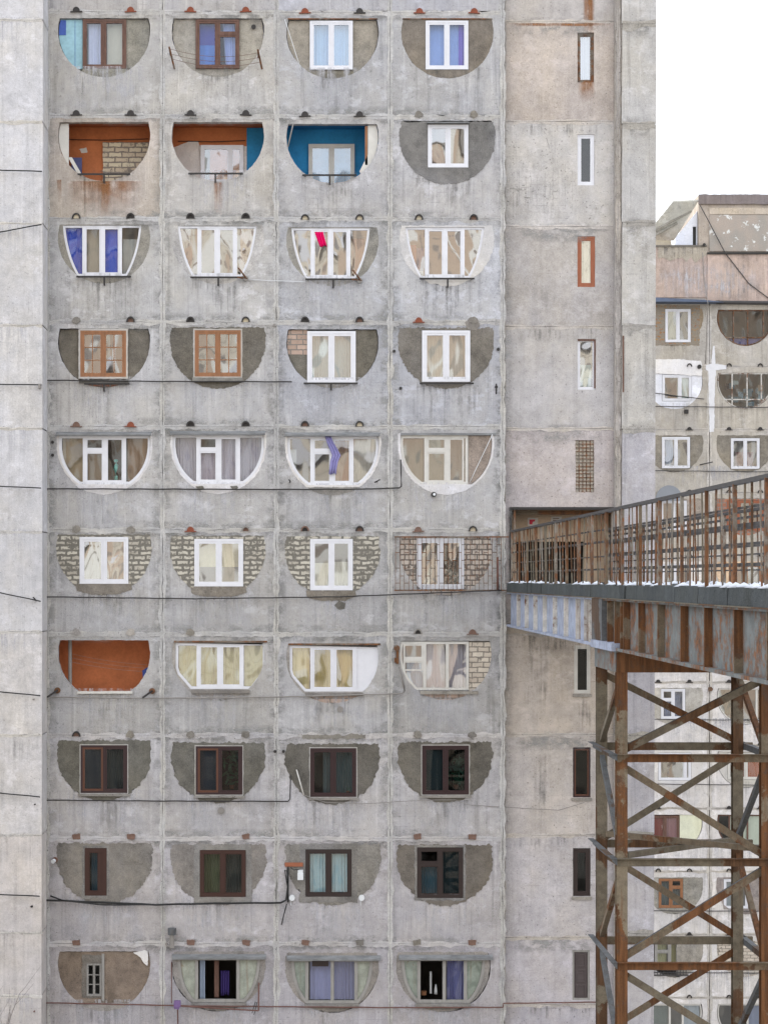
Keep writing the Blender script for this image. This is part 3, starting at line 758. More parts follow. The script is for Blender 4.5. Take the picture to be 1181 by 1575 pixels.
window(R3, (.5,), 'pvc', 'gl_mid', 0, 'white window with pale blue pleated curtains in the grey plaster of the top row', [(480, 34, 508, 103, (142, 182, 224), 6), (511, 34, 540, 103, (140, 184, 226), 6)])
std_room(1, 4); R4 = (654.5, 31, 720, 106)
patch(rough(1, 4, 1.0, 1.0), [rect(*grow(R4, .4))], px_tint(122, 115, 105), d0=.01, d1=.2)
window(R4, (.5,), 'pvc', 'gl_lo', -.01, 'white window with dotted blue sheer and a violet curtain strip', [(658, 34, 686, 103, (132, 160, 224), 2), (690, 34, 706, 103, (132, 160, 224), 2), (706, 34, 717, 103, (112, 92, 206), 3, .2)])
m = MB()
for r_ in range(1):
    for c in (3, 4):
        cx, tp = hc(1, c); m.box(cx - 69, tp - 1.6, cx + 69, tp + .4, -.02, .05)
m2 = MB(); cx, tp = hc(1, 3); m2.box(cx - 69, tp - 1.6, cx + 69, tp + .2, -.02, .05); m2.build('head_strip', M['rust'], BLD)
m2 = MB(); cx, tp = hc(1, 4); m2.box(cx - 69, tp - 1.6, cx + 69, tp + .2, -.02, .05); m2.build('head_strip', M['rust'], BLD)
# ---- row 2 : open balconies
ORG, BLU = px_tint(182, 110, 68), px_tint(44, 134, 186)
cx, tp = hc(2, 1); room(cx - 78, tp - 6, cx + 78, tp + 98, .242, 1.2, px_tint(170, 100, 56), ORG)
m = MB(); m.prism(jag(rect(153, 206, 226, 284), .9, 3, 2), 1.10, 1.19); m.build('brick_infill', M['bricko'], BLD)
m = MB(); m.prism(clipx(clean(2, 1, .99), None, 105), .12, .2); m.prism(clipy([(104, 240), (110, 240), (126, 268), (121, 270)], None, 275), .12, .2); m.build('white_board', M['oldwhite'], BLD)
m = MB(); m.box(105, 232, 121, 268, .9, .95); m.build('blue_board', M['paint'], BLD, px_tint(84, 88, 128))
bar(120, 201, 268.5, 160.5)
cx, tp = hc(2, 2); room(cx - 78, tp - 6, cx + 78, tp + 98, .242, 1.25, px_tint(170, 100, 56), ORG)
m = MB(); m.box(378, 182, 412, 286, 1.21, 1.248); m.build('blue_wall', M['paint'], BLD, BLU)
m = MB(); m.prism(jag([(262, 214), (275, 208), (286, 204), (302, 203), (306, 213), (306, 284), (262, 284)], .8, 3, 4), 1.20, 1.247); m.build('white_plaster', M['limed'], BLD, px_tint(206, 200, 192))
m = MB(); m.box(372, 211, 378, 284, 1.195, 1.247); m.box(306, 268, 378, 290, 1.17, 1.247); m.build('white_surround', M['limed'], BLD, px_tint(214, 210, 204))
window((306, 210, 373, 270), (.69,), 'pvc', 'gl_hi', 1.12, 'white window set deep inside the open balcony with orange and blue walls', [(310, 214, 320, 268, (140, 150, 156), 3, 1.22)])
bar(290, 374, 267.5, 331.5)
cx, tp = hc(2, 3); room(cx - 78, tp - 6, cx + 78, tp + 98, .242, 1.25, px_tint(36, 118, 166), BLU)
window((475, 208, 547, 276), (.5,), 'oldwhite', 'gl_hi', 1.14, 'cream white window set deep inside the open balcony with blue walls')
m = MB(); m.box(475, 277, 547, 290, 1.15, 1.247); m.build('white_surround', M['limed'], BLD, px_tint(216, 214, 210))
m = MB(); m.prism(clipx(clean(2, 3, .99), 566), .10, .16); m.prism([(553, 262), (566, 236), (566, 258), (556, 266)], .1, .16); m.build('white_board', M['oldwhite'], BLD)
m = MB(); m.box(561.5, 192, 565.5, 252, .10, .16); m.build('tan_edge', M['wood'], BLD)
bar(465, 548, 270, 507, post_len=14)
std_room(2, 4); R24 = (658, 191, 720, 257)
patch(jag(dhole(688, 187, 74, 22), 1.6, 2.6, 24), [rect(*grow(R24, .4))], px_tint(118, 117, 115), d0=-.014)
window(R24, (.5,), 'pvc', 'gl_hi2', -.01, 'white window in a round patch of smooth dark grey render', [(662, 226, 686, 254, (52, 60, 88), 1, .4)])
ledge(656, 721, 187, 3)
m = MB(); m.tube([(96, 201, 1.15), (160, 202, 1.15), (224, 200, 1.15)], .012, 5); m.build('wall_wire', M['black'], BLD)
m = MB(); m.tube([(270, 203, 1.2), (330, 204, 1.2), (376, 202, 1.2)], .012, 5); m.build('wall_wire', M['black'], BLD)
m = MB(); m.prism(jag([(114, 215), (126, 213), (128, 221), (118, 222)], 1, 2, 3), 1.19, 1.199); m.build('paint_loss', M['oldwhite'], BLD)
# ---- row 3 : four-light glazing narrower than the hole
for c, ringt, blue in ((1, (146, 143, 134), 1), (2, (176, 174, 170), 0), (3, (140, 138, 131), 0), (4, (196, 194, 190), 0)):
    cx, tp = hc(3, c); ox = (-3, -1, -3, -3)[c - 1]
    pl = dglaze(cx + ox, tp + 1, 60.5, tp + 79, 38, 57, 46)
    std_room(3, c, tint=px_tint(176, 164, 148))
    patch(rough(3, c, 1.0, .7) if c != 4 else rough(3, c, 1.015, 1.2), [pl], px_tint(*ringt), 'limed' if c == 4 else 'plaster', d0=-.008 if c == 4 else .005, d1=.2)
    mulls = [cx + ox + q for q in (-28.5, 0, 28.5)]
    cur = []
    if blue: cur = [(cx - 62, tp + 3, cx - 32, tp + 77, (50, 76, 176), 2, .16), (cx - 31, tp + 3, cx - 4, tp + 77, (176, 164, 148), 2, .3), (cx - 2, tp + 3, cx + 25, tp + 77, (48, 78, 182), 1, .16), (cx + 28, tp + 20, cx + 55, tp + 77, (170, 168, 164), 2, .3)]
    if c == 2: cur = [(cx - 58, tp + 3, cx - 40, tp + 77, (120, 78, 52), 3, .5), (cx + 34, tp + 3, cx + 54, tp + 77, (150, 112, 84), 4, .3)]
    if c == 4: cur = [(cx - 60, tp + 30, cx - 34, tp + 66, (74, 52, 92), 3, .35), (cx - 60, tp + 26, cx - 46, tp + 60, (140, 62, 36), 2, .3)]
    if c == 3: cur = [(cx + 30, tp + 14, cx + 50, tp + 70, (132, 78, 44), 3, .4)]
    glazing(pl, mulls, gl='gl_hi2' if c != 1 else 'gl_lo', d=.03, label=('white four-light window with two royal blue panes', 'white four-light window with brown curtains at its edges, a bent metal arm at its lower right corner', 'white four-light window with a pink cloth hung inside it', 'white four-light window ringed with rough whitewashed plaster')[c - 1], curtains=cur, sash_cells=(1, 2))
    if c in (1, 3): patch(clipy(dhole(cx, tp, 70.5), tp + 83, None), [], None, 'brickp', .02, .2, name='brick_infill')
    bar(cx - 42, cx + 42, tp + 81, cx + 1)
# ---- row 4
std_room(4, 1, tint=px_tint(84, 58, 60)); R41 = (123.5, 508, 194, 579.5)
patch(jag(clean(4, 1), .6, 3, 8), [rect(*grow(R41, 2.6))], px_tint(110, 105, 95), d0=.085, d1=.2)
window(R41, (.5,), 'wood', 'gl_hi', 0, 'orange wooden window with twelve small panes in a smooth-edged brown patch', fw=3.2, sw=3, grid=(2, 3))
patch(jag(grow_ := [(q[0], q[1]) for q in rect(*grow(R41, 2.6))], .6, 4, 3), [rect(*R41)], px_tint(184, 180, 172), 'limed', -.004, .1, name='frame_pointing')
sill(122, 198, 585, 4, tint=(112, 110, 105))
patch(clipy(clean(4, 1), 589), [], None, 'brickr', .02, .2, name='brick_infill')
bar(130, 200, 590.5, 160.5, post_len=12)
std_room(4, 2, tint=px_tint(96, 96, 92)); R42 = (299.5, 507.5, 370.5, 579)
patch(rough(4, 2, 1.038, 1.2), [rect(*grow(R42, 2.2))], px_tint(104, 100, 92), d0=-.011, d1=.2)
patch(jag(rect(*grow(R42, 2.2)), .6, 4, 5), [rect(*R42)], px_tint(172, 168, 160), 'limed', -.014, .1, name='frame_pointing')
window(R42, (.5,), 'wood', 'gl_hi', -.004, 'orange wooden window with twelve small panes in a ragged-edged brown patch', fw=3.2, sw=3, grid=(2, 3))
sill(296, 374, 581, 5, tint=(128, 126, 120))
std_room(4, 3); R43 = (472.5, 509, 547, 588)
patch(clipx(jag(clean(4, 3), .5, 3, 1), 546), [], px_tint(108, 104, 94), d0=.08, d1=.2)
patch(clipy(clipx(jag(clean(4, 3), .5, 3, 1), None, 473), 540), [], px_tint(112, 109, 100), d0=.08, d1=.2)
patch(clipy(clipx(clean(4, 3), None, 473), None, 545), [], None, 'brickp', .075, .2, name='brick_infill')
patch(clipy(clipx(rough(4, 3, 1.0, 1), 472, 548), 588.5), [], px_tint(140, 136, 128), d0=.02, d1=.2)
window(R43, (.5,), 'pvc', 'gl_hi', -.01, 'large white window with pale striped curtains, next to a corner of bare pink brick', [(477, 514, 508, 585, (170, 186, 186), 7), (511, 514, 544, 585, (166, 184, 186), 8)], fw=4, sw=3.6)
bar(467, 550, 590, 509, post_len=10)
std_room(4, 4); R44 = (649, 508, 723, 587)
patch(jag(dhole(686, 504, 74, 20), 2.2, 2.6, 44), [rect(*grow(R44, .4))], px_tint(116, 112, 105), d0=-.012)
window(R44, (.5,), 'pvc', 'gl_hi', -.014, 'large white window mirroring a pale building, in a very ragged dark patch', [(654, 512, 684, 584, (176, 172, 158), 6), (690, 512, 718, 584, (160, 154, 142), 5)], fw=4, sw=3.6)
bar(645, 728, 590)
# ---- row 5 : glazing that follows the round belly
R5C = [((84, 74, 64), [(95, 672, 128, 744, (150, 130, 104), 2, .3), (133, 696, 157, 744, (150, 130, 110), 2, .5), (195, 672, 228, 744, (136, 108, 86), 2, .3)]), ((120, 112, 120), [(270, 672, 301, 744, (168, 160, 172), 7), (306, 695, 334, 744, (160, 146, 160), 3), (338, 672, 364, 744, (166, 156, 170), 5), (369, 672, 404, 744, (164, 156, 168), 8)]),
       ((150, 128, 112), [(446, 690, 456, 720, (200, 196, 190), 1, .4), (516, 674, 540, 744, (176, 130, 104), 3, .6), (545, 674, 576, 744, (170, 160, 150), 5, .3)]), ((120, 124, 112), [(622, 674, 652, 744, (140, 140, 124), 2, .6), (658, 674, 685, 744, (150, 152, 136), 2, .6), (692, 674, 717, 744, (138, 136, 128), 3, .6)])]
for c in (1, 2, 3, 4):
    cx, tp = hc(5, c); tr, cur = R5C[c - 1]
    std_room(5, c, tint=px_tint(*tr))
    pl = dglaze(cx + (1 if c != 4 else 0), tp + 1.5, 70, tp + 77, 39, 75, 50)
    mulls = ([129.5, 161, 191.6], [304, 336, 367], [479.5, 511, 541.5], [655, 688, 718])[c - 1]
    cut = pl if c < 4 else clipx(pl, None, 720)
    glazing(cut, mulls if c < 4 else mulls[:2], {1: tp + 25}, 'oldwhite' if c == 4 else 'pvc', ('gl_lo', 'gl_lo', 'gl_mid', 'gl_mid')[c - 1], .04, 4.2, 4.6,
            ('white round-bellied glazing with olive brown light inside and a green figurine', 'white round-bellied glazing with mauve pleated curtains', 'white round-bellied glazing with a knotted lavender cloth hung out of its open light', 'white round-bellied glazing cut short by brown plaster on its right')[c - 1], cur, sash_cells=(1, 2))
    rim = jag(inset(pl, -3.2), .9, 2.5, 50 + c)
    patch(rim, [pl], px_tint(206, 204, 202), 'limed', -.006 if c != 3 else -.01, .15, name='whitewashed_rim')
    patch(clipy(jag(dhole(cx, tp, 72.5), 1.0, 2.5, 55 + c), tp + 77.6), [], px_tint(204, 203, 203) if c != 3 else px_tint(146, 144, 140), 'limed' if c != 3 else 'plaster', -.008, .2, name='whitewashed_apron')
    if c == 4: patch(clipx(inset(pl, .5), 720.5), [], px_tint(146, 134, 122), d0=.03, d1=.2)
    if c < 4: ledge(cx - 73, cx + 73, tp - 4, 6)
    else: m = MB(); m.box(cx - 70, tp - 2, cx + 76, tp + 1.2, -.05, .03); m.build('drip_ledge', M['metal'], BLD)
for x, y in ((307, 750), (360, 750)): patch(jag([(x - 6, y - 2), (x + 5, y - 3), (x + 7, y + 1), (x, y + 4)], .8, 2, x), [], px_tint(112, 110, 102), d0=-.03, d1=.01, name='mortar_lump')
m = MB(); m.tube([(177, 740, .30), (177, 732, .30), (176, 722, .30), (178, 714, .30), (177, 709, .30), (177, 706, .30)], .055, 8); o = m.build('figurine', M['paint'], None, px_tint(96, 176, 166), smooth=True)
tag(o, 'small blue green figurine standing behind the glass of a round-bellied window', 'figurine')
# ---- row 6 : brick infill smeared with mortar
for c in (1, 2, 3, 4):
    cx, tp = hc(6, c)
    std_room(6, c, tint=px_tint(150, 148, 136))
    Rw = ((122.5, 826, 197.5, 898), (299, 829, 374, 902), (477, 829, 542.5, 908), (641, 828, 713.5, 906))[c - 1]
    if c < 4:
        patch(jag(dhole(cx, tp - 1, 73.5, 20), 1.3, 2.6, 60 + c), [rect(*grow(Rw, .4))], None, 'brick6', d0=-.012, name='brick_infill')
        patch(jag([(Rw[0] - 6, Rw[3] + .6), (Rw[2] + 4, Rw[3] + .6), (Rw[2] + 6, Rw[3] + 9), (cx + 20, Rw[3] + 16), (cx - 20, Rw[3] + 16), (Rw[0] - 4, Rw[3] + 11)], 1.2, 3, c), [], px_tint(128, 122, 112), d0=-.018)
    else:
        patch(jag(dhole(cx, tp, 71.2), .6, 3, 64), [rect(*grow(Rw, .4))], None, 'brickg', d0=.03, d1=.2, name='brick_infill')
    window(Rw, (.5,), 'pvc', ('gl_hi2', 'gl_hi', 'gl_mid', 'gl_hi2')[c - 1], -.02 if c < 4 else .0, ('white window with green reflections between smeared brick, nearest the left wing', 'white window with yellowish reflections between smeared brick', 'white window with lace curtains below a blue strip, between smeared brick', 'white window behind the rusted bar grille')[c - 1],
           [(Rw[0] + 4, 866, cx - 2 if c < 3 else 509, Rw[3] - 3, (206, 200, 184), 4, .2), ((cx + 2 if c < 3 else 512), 864, Rw[2] - 4, Rw[3] - 3, (204, 198, 182), 5, .2)] if c == 3 else ([(302, 832, 336, 872, (206, 196, 156), 2, .3), (340, 832, 371, 872, (204, 190, 152), 2, .3)] if c == 2 else [(Rw[0] + 4, Rw[1] + 3, cx - 4, Rw[3] - 3, (150, 152, 140) if c == 1 else (120, 124, 112), 3, .4), (cx + 3, Rw[1] + 30, Rw[2] - 4, Rw[3] - 3, (170, 160, 148) if c == 1 else (96, 100, 96), 4, .4)]), fw=3.8, sw=3.4)
gr = MB(); 
for i in range(25):
    x = 608 + i * 6.75; gr.tube([(x, 825, -.12), (x + random.uniform(-.4, .4), 908, -.12)], .008, 5)
for y in (826, 908): gr.box(606, y - 1, 782, y + 1, -.135, -.105)
for k, y in enumerate((838, 850, 862, 874, 886, 897)):
    for i in range(24):
        if (i + k) % 2: gr.box(608 + i * 6.75, y - .5, 608 + (i + 1) * 6.75, y + .5, -.126, -.112)
for x in (609, 690, 768):
    for y in (826, 908): gr.box(x - .8, y - .8, x + .8, y + .8, -.105, .02)
gr.build('window_grille', M['rust'], BLD)
# ---- row 7
cx, tp = hc(7, 1); room(cx - 78, tp - 6, cx + 78, tp + 98, .242, 1.35, px_tint(184, 120, 92), px_tint(196, 120, 78))
patch(clipy(clean(7, 1, 1.0), 1066), [], px_tint(160, 158, 152), d0=.002, d1=.2)
sill(119, 204, 1063.5, 3.5, 'oldwhite', out=-.07)
m = MB(); m.tube([(105.5, 980, .42), (105.5, 1058, .42)], .055, 10); m.build('drain_pipe', M['greypipe'], BLD)
for c, lab in ((2, 'white four-light window with khaki curtains above a chopped concrete sill'), (3, 'white window with gold curtains and a plain white panel at its right')):
    cx, tp = hc(7, c); std_room(7, c, tint=px_tint(140, 130, 100))
    l, r_, b = ((270, 408, 1060), (445.5, 582, 1064))[c - 2]
    y0 = (989, 993)[c - 2]
    pl = [(l, y0), (r_, y0), (r_, y0 + 36), (r_ - 2, y0 + 46), (r_ - 20, b), (l + 23, b), (l + 3, y0 + 48), (l, y0 + 38)]
    patch(clipx(clipy(jag(clean(7, c, 1.005), .4, 3, 3), tp - 1, b + 5), None, None), [pl], px_tint(158, 154, 148), d0=.012, d1=.2)
    patch(clipy(jag(dhole(cx, tp, 71), .8, 3, 4), b + 5.5), [], None if c == 3 else px_tint(150, 146, 140), 'brickp' if c == 3 else 'plaster', .0, .2, name='brick_infill' if c == 3 else 'plaster_patch')
    glazing(pl, ([304, 338.5, 373], [479, 513, 547])[c - 2], {}, 'pvc', 'gl_mid', .05, 3.8, 3.4, lab,
            ([(275, 994, 302, 1056, (172, 160, 108), 5), (308, 994, 336, 1054, (166, 154, 100), 5), (342, 994, 370, 1054, (168, 156, 104), 6), (376, 994, 404, 1056, (174, 166, 124), 3)],
             [(450, 997, 476, 1060, (196, 176, 118), 4), (482, 997, 510, 1060, (184, 160, 96), 6), (516, 997, 545, 1060, (188, 164, 98), 6)])[c - 2], (3,) if c == 3 else (), sash_cells=(1, 2), sw=3.0)
    sill(l + 24, r_ - 24, b + 1.5, 5, tint=(128, 124, 118))
    m = MB(); m.box(l - 2, y0 - 3.2, r_ + 3, y0 - .6, -.03, .03); m.build('head_strip', M['rust'], BLD)
cx, tp = hc(7, 4); std_room(7, 4, tint=px_tint(170, 160, 160))
pl = clipx(clipy(clean(7, 4, 1.0), None, 1062), None, 721)
glazing(pl, [653, 688], {0: 1015}, 'oldwhite', 'gl_mid', .02, 4, 5, 'old cream window with lilac curtains and a small dark upper light, beside cream brick', [(626, 1017, 650, 1060, (168, 182, 204), 6), (657, 992, 685, 1060, (190, 180, 188), 5), (692, 992, 718, 1060, (188, 178, 188), 5)], sash_cells=(0,))
patch(clipx(clipy(clean(7, 4, 1.0), None, 1064), 721.5), [], None, 'brickw', .05, .2, name='brick_infill')
patch(clipy(clean(7, 4, 1.0), 1068), [], None, 'brickp', .03, .2, name='brick_infill')
sill(646, 735, 1063, 5, tint=(150, 146, 138))
# ---- row 8
R8 = ((124, 1146.5, 196, 1220), (301, 1148, 373, 1222.5), (477, 1151, 548, 1226), (649, 1147, 721, 1222.5))
C8 = [[(127, 1150, 159, 1217, (62, 63, 70), 1, .1), (162, 1150, 192, 1216, (54, 62, 64), 6, .2)], [(304, 1152, 336, 1219, (60, 62, 70), 1, .1)], [(497, 1155, 508, 1222, (112, 118, 116), 3, .2), (514, 1155, 544, 1222, (96, 108, 108), 7, .2)], [(652, 1151, 684, 1219, (62, 68, 68), 1, .1), (686, 1152, 716, 1218, (44, 54, 46), 6, .6)]]
for c in (1, 2, 3, 4):
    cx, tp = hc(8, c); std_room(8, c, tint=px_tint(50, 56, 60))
    patch(rough(8, c, 1.02, 2.3), [rect(*grow(R8[c - 1], 1.4))], px_tint(*((106, 104, 96), (104, 102, 95), (102, 99, 92), (104, 100, 91))[c - 1]), d0=-.014)
    patch(jag(rect(*grow(R8[c - 1], 1.4)), .5, 4, 8 + c), [rect(*R8[c - 1])], px_tint(170, 168, 162), 'limed', -.017, .1, name='frame_pointing')
    window(R8[c - 1], (.5,), 'maroon', 'gl_dark', -.02, ('dark maroon window with a screen, nearest the left wing', 'dark maroon window with a leafy plant behind its right half', 'dark maroon window with grey curtains and flower pots on its sill', 'dark maroon window with a bush of foliage behind its right half')[c - 1], C8[c - 1], fw=3.2, sw=3.2, sashcols={0: 'orangeframe'} if c in (1, 2) else None)
    sill(R8[c - 1][0] - 4, R8[c - 1][2] + 4, R8[c - 1][3] + 1.6, 3, tint=(136, 133, 127))
def plant(x, y, h, wd, d, label, nleaf=40):
    m = MB(); t = thing('pot_plant', label, 'house plant', tuple(m.p(x, y, d)))
    pt = MB(); pt.tube([(x, y, d), (x, y - 6, d)], .06, 10, r2=.08); pt.build('pot', M['terracotta'], t)
    for i in range(nleaf):
        q = m.p(x + random.gauss(0, wd), y - 7 - random.random() ** .8 * h, d + random.uniform(-.1, .15))
        a = random.uniform(0, 6.28); l = random.uniform(.05, .13); n_ = Vector((math.cos(a), random.uniform(-.3, .3), math.sin(a)))
        s_ = n_.cross(Vector((0, 1, .3))).normalized() * l * .33
        m.add([q - n_ * l, q + s_, q + n_ * l, q - s_], [(0, 1, 2, 3)])
    m.build('foliage', M['leaf'], t)
plant(356, 1216, 52, 7, .45, 'leafy green house plant behind the dark maroon window', 70)
plant(703, 1216, 40, 8, .45, 'bushy green plant behind the right-hand dark maroon window', 90)
# ---- row 9
R9 = ((130.5, 1305, 164, 1378), (307.5, 1308, 378, 1380), (470, 1307, 540.5, 1379.5), (641.5, 1304, 712, 1381.5))
T9 = ((126, 122, 115), (132, 128, 123), (128, 125, 118), (112, 106, 97))
F9 = ('brownframe', 'brownframe', 'darkframe', 'darkframe')
C9 = [[(140, 1310, 149, 1374, (80, 104, 116), 2, .2)], [(312, 1312, 338, 1376, (126, 120, 82), 6, .2), (346, 1312, 374, 1376, (74, 74, 68), 6, .25)], [(475, 1311, 501, 1376, (150, 178, 188), 6, .15), (510, 1311, 536, 1376, (150, 178, 188), 6, .15)], [(646, 1332, 673, 1378, (76, 112, 124), 6, .2), (680, 1308, 708, 1378, (58, 66, 66), 2, .12)]]
for c in (1, 2, 3, 4):
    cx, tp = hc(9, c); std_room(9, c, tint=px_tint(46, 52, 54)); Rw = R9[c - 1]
    patch(jag(dhole(cx + (1 if c < 4 else 0), tp - (3 if c == 3 else 2), 73.8 if c < 4 else 74, 20), 2.6, 2.6, 90 + c), [rect(*grow(Rw, 1))], px_tint(*T9[c - 1]), d0=-.014)
    ex = grow(Rw, 9 if c in (2, 3) else 4)
    patch(jag(rect(*ex), 1.6, 3, 95 + c), [rect(*grow(Rw, .3))], px_tint(128, 126, 122), d0=-.019, d1=.0, name='frame_pointing')
    window(Rw, (.5,) if c > 1 else (), F9[c - 1], 'gl_lo' if c == 3 else 'gl_dark', -.012, ('narrow brown window with a single tall light in a wide grey patch', 'brown window with one gold and one grey curtain', 'dark brown window with pale lace-edged curtains beside a fuse box', 'near-black window with a small upper light and teal curtain')[c - 1], C9[c - 1], {0: .33} if c == 4 else {}, fw=5 if c > 1 else 6, sw=1.6, mw=6 if c > 1 else 3)
m = MB(); m.box(150, 1311, 157.5, 1372, .02, .06); m.build('inner_board', M['brownframe'], BLD)
# ---- row 10
cx, tp = hc(10, 1); std_room(10, 1); R10 = (133, 1483, 156, 1533)
patch(jag(dhole(cx, tp + .6, 71.2), .9, 3, 101), [rect(*grow(R10, .3))], px_tint(130, 117, 104), 'plaster', .03, .2)
patch(jag(rect(126, 1470, 160, 1536), 1.2, 4, 3), [rect(*grow(R10, .3))], px_tint(118, 113, 105), d0=.012, d1=.05, name='frame_pointing')
patch(jag([(205, 1466), (222, 1462), (228, 1464), (227, 1486), (221, 1482), (216, 1474)], .8, 3, 3), [], px_tint(214, 212, 208), 'limed', -.004, .02, name='whitewash_patch')
m = MB(); m.box(156.5, 1468, 160.5, 1540, -.02, .05); m.build('wood_post', M['greywood'], BLD)
window(R10, (.5,), 'greywood', 'gl_dark', .02, 'tiny lattice window with grey frame sunk in crumbling brown stonework', fw=2, sw=1, grid=(1, 3), mw=1.6)
patch(clipy(jag(dhole(cx, tp + 2, 70), 1, 3, 3), tp + 80), [], px_tint(150, 147, 143), d0=-.004, d1=.2)
for c in (2, 3, 4):
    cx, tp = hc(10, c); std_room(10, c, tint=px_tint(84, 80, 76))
    x0, x1 = ((273, 400), (448, 573), (617, 746))[c - 2]; mid = (x0 + x1) / 2
    pl = dglaze(mid, tp + 7, (x1 - x0) / 2, tp + 76, 40, (x1 - x0) / 2, 46)
    patch(jag(dhole(mid, tp - 2, 72, 20), 1.2, 2.6, 110 + c), [pl], px_tint(136, 132, 127), d0=-.008)
    mulls = ([302.5, 366], [472, 511, 547.5], [644, 683, 715.5])[c - 2]
    wn_ = glazing(pl, mulls, {}, 'greywood', 'gl_lo', -.02, 4.5, 5, ('grey wooden window with its middle open and purple cloth hung inside', 'grey wooden window with lilac curtains and a small dark upper light', 'grey wooden window with its middle open, showing a white candle and vase')[c - 2],
        ([(307, 1474, 315, 1538, (148, 160, 178), 4, .12)], [(477, 1474, 509, 1540, (150, 150, 190), 3, .2), (514, 1474, 545, 1540, (140, 138, 172), 6, .2)], [(688, 1474, 714, 1540, (104, 104, 150), 7, .15)])[c - 2], open_cells=((1,), (), (1,))[c - 2])
    for a, b in ((x0 + 4, mulls[0] - 2), (mulls[-1] + 2, x1 - 4)):
        q = MB(); q.prism(clipx(inset(pl, 4.6), a, b), .02, .05); q.build('painted_board', M['peel'], wn_)
    ledge(cx - 70, cx + 74, tp + 2, 7)
    sill(mid - 42, mid + 42, tp + 76.5, 5, tint=(132, 130, 126))
m = MB(); m.box(480, 1472, 505, 1487, -.024, -.004); m.build('upper_light', M['darkframe'], BLD)
m = MB(); m.tube([(664, 1534, .5), (664, 1500, .5)], .035, 8); o = m.build('candle', M['white_thing'], None); tag(o, 'tall white candle standing inside the open grey wooden window', 'candle')
m = MB(); m.tube([(672, 1535, .5), (672, 1530, .5), (672, 1526, .5), (672, 1523, .5), (672, 1520, .5)], .06, 10, r2=.02); o = m.build('vase', M['white_thing'], None, smooth=True); tag(o, 'small white vase beside the candle in the open grey window', 'vase')
m = MB(); m.tube([(653, 1536, .48), (653, 1530, .48)], .09, 10); o = m.build('bowl', M['wood'], None); tag(o, 'orange bowl at the left of the open grey window', 'bowl')
# hung dark blue cloth in the second window of the bottom row
def cloth(name, x0, y0, x1, y1, d, col, label, cat, folds=4, x2=None, x3=None, prof=None):
    m = MB(); n = folds * 8; vs = []; fs = []
    for j in range(7):
        t = j / 6; a = x0 + ((x2 if x2 is not None else x0) - x0) * t; b = x1 + ((x3 if x3 is not None else x1) - x1) * t
        if prof: a, b = prof[j]
        for i in range(n + 1):
            u = i / n; vs.append(m.p(a + (b - a) * u, y0 + (y1 - y0) * t + 1.2 * math.sin(u * 7) * t, d + .03 * math.sin(u * folds * 6.28 + t)))
    for j in range(6):
        for i in range(n): k = j * (n + 1) + i; fs.append((k, k + 1, k + n + 2, k + n + 1))
    m.add(vs, fs); o = m.build(name, M['cloth'], None, px_tint(*col), smooth=True)
    sm = o.modifiers.new('thickness', 'SOLIDIFY'); sm.thickness = .008
    return tag(o, label, cat)
cloth('purple_cloth', 338, 1498, 352, 1536, .45, (74, 62, 122), 'dark purple cloth hanging inside the open middle of the grey wooden window', 'cloth')
m = MB(); m.box(329, 1474, 336, 1538, .3, .36); m.build('inner_door', M['oldwood'], BLD)
cloth('lavender_cloth', 500, 671, 509, 729, -.06, (148, 144, 191), 'knotted lavender cloth hanging out of the round-bellied window', 'cloth', 3, prof=[(500, 509), (503, 513), (507, 519), (511, 524), (508, 520), (507, 518), (506, 517)])
cloth('pink_cloth', 484, 356, 497, 378, .03, (226, 20, 104), 'bright pink cloth hung inside a white four-light window', 'cloth', 3, 492, 503)
# ---------------------------------------------------------------- narrow windows of the bay
def nroom(q): return room(q[0] - 8, q[1] - 4, q[2] + 8, q[3] + 4, .242, 1.6, px_tint(110, 106, 100), yr=BD)
for q in [NW[i][0] for i in (1, 2, 3, 4, 6, 7, 8, 9)]: nroom(q)
def nwin(q, frame, gl, label, d=.04, fw=2.4, sw=2.2, cur=(), **kw): return window(q, (), frame, gl, d, label, cur, {}, fw, sw, 0, yr=BD, **kw)
nwin(NW[1][0], 'rust', 'gl_hi2', 'narrow rust-stained window at the very top of the recessed bay', .08, 3, 2.2, [(894, 53, 908, 122, (166, 172, 186), 4, .2)])
nwin(NW[2][0], 'pvc', 'gl_lo', 'narrow white window with a dark pane, second from the top of the bay', .03, 3, 3)
nwin(NW[3][0], 'redwood', 'gl_hi2', 'narrow red-brown wooden window with pale patterned pane', .02, 3, 3.4, [(895, 369, 909, 436, (214, 208, 190), 2, .15)])
nwin(NW[4][0], 'pvc', 'gl_hi2', 'narrow white window with a brown lining strip at its right', .04, 2.2, 2.2, [(892, 560, 910, 596, (150, 170, 162), 1, .2)])
m = MB(BD); q = NW[4][0]; m.box(q[2] - 2.4, q[1] + 1, q[2] - .2, q[3] - 2, -.006, .03); m.box(q[0] + .5, q[1] + .4, q[2] - 2.6, q[1] + 3, -.006, .03); m.build('window_lining', M['oldwood'], BLD)
